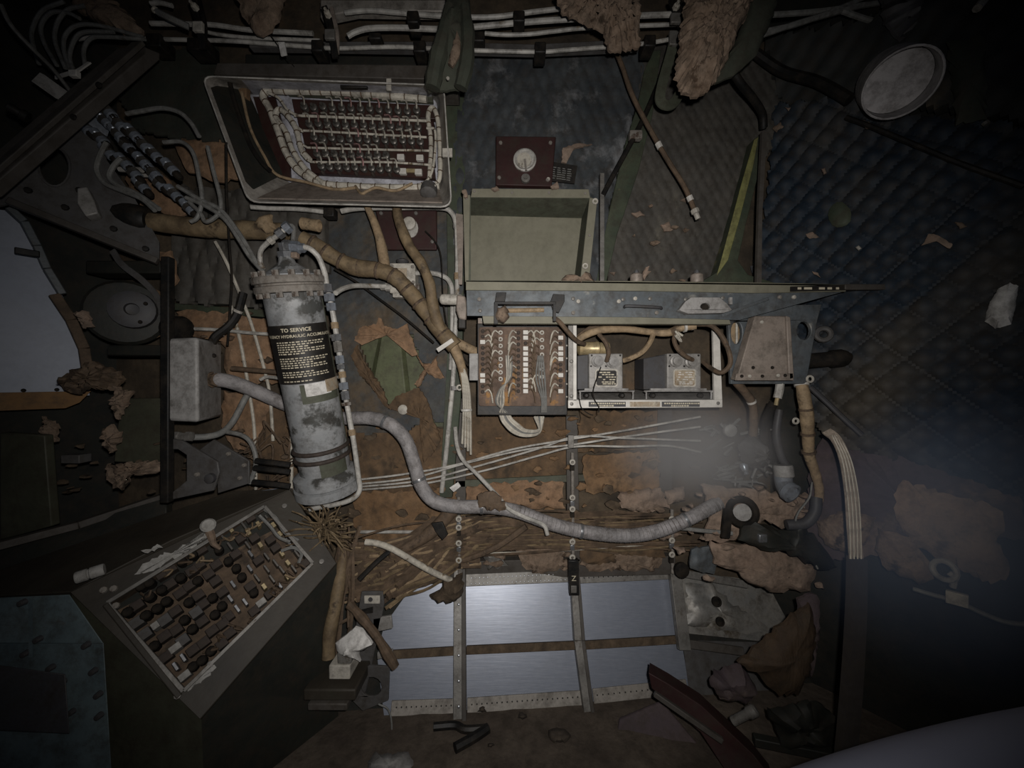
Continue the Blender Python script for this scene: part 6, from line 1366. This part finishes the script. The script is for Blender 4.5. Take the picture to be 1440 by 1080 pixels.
# ---------------------------------------------------------------- cables and fittings right of the rack
def bundle(name, label, pts, r, m, ties, cat='cable'):
    t = T(name, label, cat, V(pts[-1], 1.1))
    Q('bundle', B().tube(pts, r, 10, 6, wob=.12), m, t)
    sm = smooth([V(p, 1.1) for p in pts], 6)
    for q in ties:
        k = int(q * (len(sm) - 2)); dd_ = (sm[k + 1] - sm[k]).normalized(); rr_ = r if not isinstance(r, list) else max(r)
        Q('tie', B().lathe(sm[k] - dd_ * .003, dd_, [(rr_ * 1.1, 0), (rr_ * 1.1, .006)], 10), 'white_clean' if q == ties[0] else 'wire_brown', t)
    return t
bundle('cable_bundle', 'tan cable bundle with a white tie under the left of the tan cover', [(1034, 536, 1.04), (1048, 552, 1.05), (1058, 568, 1.06), (1060, 590, 1.07), (1059, 612, 1.08)], .011, 'wire_brown', (.5, .8))
bundle('cable_bundle', 'long tan laced cable dropping right of the tan cover', [(1126, 534, 1.04), (1130, 556, 1.03), (1134, 580, 1.03), (1136, 610, 1.04), (1138, 640, 1.05), (1146, 664, 1.06), (1152, 690, 1.07), (1148, 716, 1.08), (1132, 732, 1.09)], [.014, .016, .013, .011, .009], 'wire_tan', (.06, .25, .4, .5))
O('tie_eye', B().torus(P(1139, 533, 1.02), FR, .008, .003, 12, 6), 'white', 'white clamp eye above the long laced cable', 'clamp')
O('tie_eye', B().torus(P(1119, 592, 1.05), FR, .007, .003, 12, 6), 'white', 'white clamp eye between the two cable bundles', 'clamp')
sl2 = T('sleeved_lead', 'pale sleeved lead with a yellow tip hanging under the tan cover', 'wire', P(1094, 560, 1.03))
Q('sleeve', B().tube([(1097, 536, 1.03), (1096, 548, 1.03), (1093, 560, 1.03)], .010, 9, 3), 'white_tube', sl2)
Q('tip', B().tube([(1093, 560, 1.03), (1091, 570, 1.03)], .005, 8, 0), 'gold', sl2)
O('dark_hose', B().tube([(1088, 566, 1.06), (1078, 590, 1.07), (1076, 620, 1.08), (1084, 650, 1.08)], .012, 10), 'rubber', 'dark hose hanging behind the sleeved lead', 'hose')
O('dark_hose', B().tube([(1096, 576, 1.08), (1092, 610, 1.08), (1098, 640, 1.08), (1106, 655, 1.08)], .010, 10), 'relay_dark', 'grey-black hose beside the grey elbow pipe', 'hose')
el = T('elbow_pipe', 'grey rubber elbow pipe with an open end right of the haze', 'pipe', P(1108, 700, 1.05))
Q('collar', B().lathe(P(1101, 654, 1.07), Vector((.05, -.1, -1)), [(.022, 0), (.024, .004), (.024, .03), (.02, .034)], 16), 'box_grey', el)
Q('hose', B().tube([(1101, 668, 1.07), (1103, 682, 1.06), (1108, 691, 1.04)], .022, 16, 4), 'pipe_blue', el)
Q('open_end', B().lathe(P(1108, 690, 1.045), Vector((.25, -.9, -.35)), [(.022, -.005), (.027, 0), (.027, .014), (.02, .016), (.02, -.004), (0, -.006)], 18), 'pipe_blue', el)
O('valve_cluster', B().lump([(1040, 625), (1060, 612), (1078, 630), (1076, 655), (1060, 660), (1044, 648)], 1.08, .03, .03, 45, 4, 2, 180, 5), 'plate_grey', 'dark knobbly valve cluster left of the elbow pipe', 'valve')
O('round_valve', B().lathe(P(1025, 605, 1.1), FR, [(.018, 0), (.018, .01), (.012, .014), (0, .014)], 14), 'box_grey', 'round pale knob in the haze below the rack corner', 'knob')
O('nozzle_valve', B().lathe(P(1045, 652, 1.09), Vector((.1, -.4, -1)), [(.010, 0), (.012, .006), (.008, .02), (.005, .022), (.007, .03), (0, .032)], 12), 'blue_steel', 'small blue-grey nozzle under the valve cluster', 'nozzle')
# black ring and rags around the conduit end
rg = T('pipe_ring', 'black ring with a pale disc at the right end of the conduit', 'ring', P(1046, 725, 1.07))
Q('ring', B().torus(P(1044, 720, 1.07), Vector((-.2, -1, .3)), .034, .010, 20, 8), 'rubber', rg)
Q('disc', B().lathe(P(1046, 724, 1.085), Vector((-.2, -1, .3)), [(.03, 0), (.03, .004), (0, .005)], 20), 'box_grey', rg)
O('black_strap', B().ribbon([(1024, 716, 1.06), (1022, 735, 1.05), (1020, 756, 1.05)], .022, .008), 'rubber', 'folded black strap hanging from the black ring', 'strap')
lump('dark_rag', 'dark rag draped between the two pale insulation pieces', 'rag', [(1040, 742), (1070, 735), (1090, 748), (1120, 745), (1130, 735), (1180, 800), (1150, 800), (1100, 772), (1070, 770), (1040, 760)], 1.05, 'console_dark', .02, .014, seed=185)
O('grey_elbow', B().tube([(1148, 700, 1.06), (1146, 720, 1.05), (1132, 736, 1.05), (1106, 738, 1.06)], .014, 10), 'relay_dark', 'dark curved pipe below the elbow pipe', 'pipe')
O('pale_string', B().tube([(1142, 678, 1.05), (1138, 700, 1.05), (1122, 722, 1.05), (1120, 740, 1.05), (1135, 770, 1.04), (1150, 800, 1.03)], .0025, 6), 'wire_grey', 'thin pale cord curling below the laced cable', 'cord')
O('silver_clamp', B().box(1068, 752, 1080, 764, 1.03, .02), 'steel', 'small bright clamp on the dark rag', 'clamp', bev=.003)
O('grey_sheet_scrap', B().lump([(974, 772), (1000, 765), (1008, 790), (1004, 808), (970, 800)], 1.13, .006, .008, 20, 5, 2, 190), 'slate_metal', 'pale grey-blue sheet scrap above the grey metal rail', 'scrap')
O('cross_rod', B().tube([(950, 742, 1.12), (985, 746, 1.1), (1030, 750, 1.08)], .006, 8, 0), 'wire_grey', 'grey rod running right from the conduit to the black strap', 'rod')
# flat strap and dark post at the right
stp = T('flat_strap', 'pale frayed flat strap curving down over the right insulation', 'strap', P(1203, 786, .88))
Q('webbing', B().ribbon([(1162, 606, .95), (1176, 618, .93), (1188, 645, .91), (1196, 690, .9), (1200, 740, .89), (1204, 786, .88)], (.022, .03), .004), 'strap', stp)
for k in range(4): Q('fibre', B().tube([(1170 + k * 3, 612, .935), (1184 + k * 4, 645, .905), (1191 + k * 5, 690, .893), (1195 + k * 5, 740, .883), (1196 + k * 5, 786, .874)], .0016, 5), 'wire_white', stp)
O('dark_post', B().ribbon([(1205, 784, .885), (1204, 850, .86), (1200, 930, .84), (1194, 1010, .82), (1186, 1100, .8)], .032, .02), 'strap_dark', 'dark brown upright strip below the pale strap', 'strip')
O('wall_pipe', B().tube([PR(1140, 545, .06), PR(1165, 568, .06), PR(1188, 590, .05), PR(1212, 612, .04)], .007, 9), 'relay_dark', 'dark grey pipe slanting across the blue blanket', 'pipe')
rcl = T('ring_clamp', 'pale ring clamp on the dark lower right wall', 'clamp', PR(1330, 810, .05))
Q('ring', B().torus(PR(1328, 802, .05), Vector((-.9, -.3, .1)), .02, .006, 16, 8), 'box_grey', rcl)
Q('stem', B().tube([PR(1334, 805, .05), PR(1342, 812, .05), PR(1340, 826, .05)], .006, 8), 'box_grey', rcl)
wc = T('wall_cable', 'grey cable with a square clip on the dark lower right wall', 'cable', PR(1345, 845, .04))
Q('cable', B().tube([PR(1284, 828, .03), PR(1310, 836, .03), PR(1345, 846, .03), PR(1390, 866, .03), PR(1420, 876, .03), PR(1460, 878, .03)], .005, 8), 'wire_grey', wc)
Q('clip', B().obox(PR(1346, 842, .04), Vector((.012, -.012, 0)), Vector((0, 0, .014)), RIGHT[1] * .006), 'white', wc, .002)
lump('floor_debris', 'low dark debris along the right wall foot', 'debris', [(1080, 1000), (1150, 985), (1180, 1010), (1170, 1050), (1100, 1050)], .9, 'console_dark', .02, .02, seed=195)
# added smooth hump close to the lens, standing in for the lower right glow
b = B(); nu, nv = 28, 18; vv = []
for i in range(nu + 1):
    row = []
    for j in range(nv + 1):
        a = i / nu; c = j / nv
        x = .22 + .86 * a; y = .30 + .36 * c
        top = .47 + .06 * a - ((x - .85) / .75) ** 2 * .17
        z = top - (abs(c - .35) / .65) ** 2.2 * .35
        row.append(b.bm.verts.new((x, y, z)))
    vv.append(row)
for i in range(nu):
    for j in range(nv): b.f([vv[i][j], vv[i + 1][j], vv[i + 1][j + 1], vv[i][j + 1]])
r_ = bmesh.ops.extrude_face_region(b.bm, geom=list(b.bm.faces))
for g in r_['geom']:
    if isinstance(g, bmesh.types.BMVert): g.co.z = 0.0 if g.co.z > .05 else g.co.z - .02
O('glow_hump', b, 'lilac', 'added smooth lilac-grey hump standing in for the pale glow in the lower right corner', 'cover')

# crumbs of torn insulation and dirt (too many and too small to count)
def crumbs(label, n, area, d, m, seed, r=(3, 9), t=.008):
    random.seed(seed); b = B()
    for k in range(n):
        x, y, rr_ = random.uniform(*area[0]), random.uniform(*area[1]), random.uniform(*r)
        b.lump([(x + rr_ * random.uniform(.5, 1.5) * math.cos(a), y + rr_ * random.uniform(.3, .8) * math.sin(a)) for a in [6.283 * q / 7 for q in range(7)]], d + random.uniform(-.01, .005), t, .005, 40, 4, 1.2, seed * 50 + k, 3)
    return O('crumbs', b, m, label, 'debris', kind='stuff')
crumbs('tan crumbs of torn insulation along the lower wall between conduit and panels', 55, ((655, 940), (716, 800)), 1.188, 'foam', 1)
crumbs('dark dirt flakes on the lower wall around the thin white lines', 60, ((490, 1000), (585, 790)), 1.192, 'dirt', 2, (3, 11), .004)
crumbs('rusty orange flakes on the lower wall under the terminal board', 40, ((500, 930), (585, 720)), 1.193, 'board_orange', 3, (3, 10), .004)
crumbs('pinkish crumbs around the right end of the conduit', 30, ((930, 1160), (680, 830)), 1.09, 'foam_pale', 4, (3, 9), .01)
crumbs('dark crumbs clinging in the lower left recess', 14, ((60, 225), (560, 700)), 1.03, 'dirt', 5, (2, 7), .01)
crumbs('brown flakes on the tan boards left of the accumulator', 34, ((245, 410), (440, 690)), 1.15, 'wire_brown', 6, (2, 8), .006)
crumbs('pale dust flakes on the grey blanket above the shelf', 7, ((870, 1010), (270, 395)), 1.165, 'foam', 7, (2, 6), .004)
# ---------------------------------------------------------------- haze drifting in the torch beam
def haze(name, label, c, rad, dens, col, seed):
    m = bpy.data.materials.new(name); m.use_nodes = True
    nt = m.node_tree; N = nt.nodes; L = nt.links
    N.remove(N['Principled BSDF'])
    out = N['Material Output']
    vs = N.new('ShaderNodeVolumeScatter'); vs.inputs['Color'].default_value = col + (1,)
    tc = N.new('ShaderNodeTexCoord')
    ln = N.new('ShaderNodeVectorMath'); ln.operation = 'LENGTH'; L.new(tc.outputs['Object'], ln.inputs[0])
    mr = N.new('ShaderNodeMapRange'); mr.interpolation_type = 'SMOOTHERSTEP'
    mr.inputs['From Min'].default_value = 1.0; mr.inputs['From Max'].default_value = 0.0
    L.new(ln.outputs['Value'], mr.inputs['Value'])
    nz = N.new('ShaderNodeTexNoise'); nz.inputs['Scale'].default_value = 2.2; nz.inputs['Detail'].default_value = 3; nz.noise_dimensions = '4D'; nz.inputs['W'].default_value = seed
    L.new(tc.outputs['Object'], nz.inputs['Vector'])
    mu = N.new('ShaderNodeMath'); mu.operation = 'MULTIPLY'; L.new(mr.outputs[0], mu.inputs[0]); L.new(nz.outputs['Fac'], mu.inputs[1])
    mu2 = N.new('ShaderNodeMath'); mu2.operation = 'MULTIPLY'; L.new(mu.outputs[0], mu2.inputs[0]); mu2.inputs[1].default_value = dens * 2
    L.new(mu2.outputs[0], vs.inputs['Density']); L.new(vs.outputs[0], out.inputs['Volume'])
    MATS[name] = m
    b = B().ball(Vector((0, 0, 0)), 1.0, 16)
    o = link_mesh(name, b, name, Vector((0, 0, 0)))
    o.location = c; o.scale = rad
    return tag(o, label, 'haze', kind='stuff')
haze('haze', 'thin pale haze drifting below the white rack', P(985, 635, 1.0), (.30, .14, .20), 6.0, (.95, .93, .96), 1.0)
haze('haze_bank', 'bluish haze in front of the lower right wall', P(1400, 760, .62), (.36, .24, .30), 1.7, (.5, .66, 1.0), 4.0)
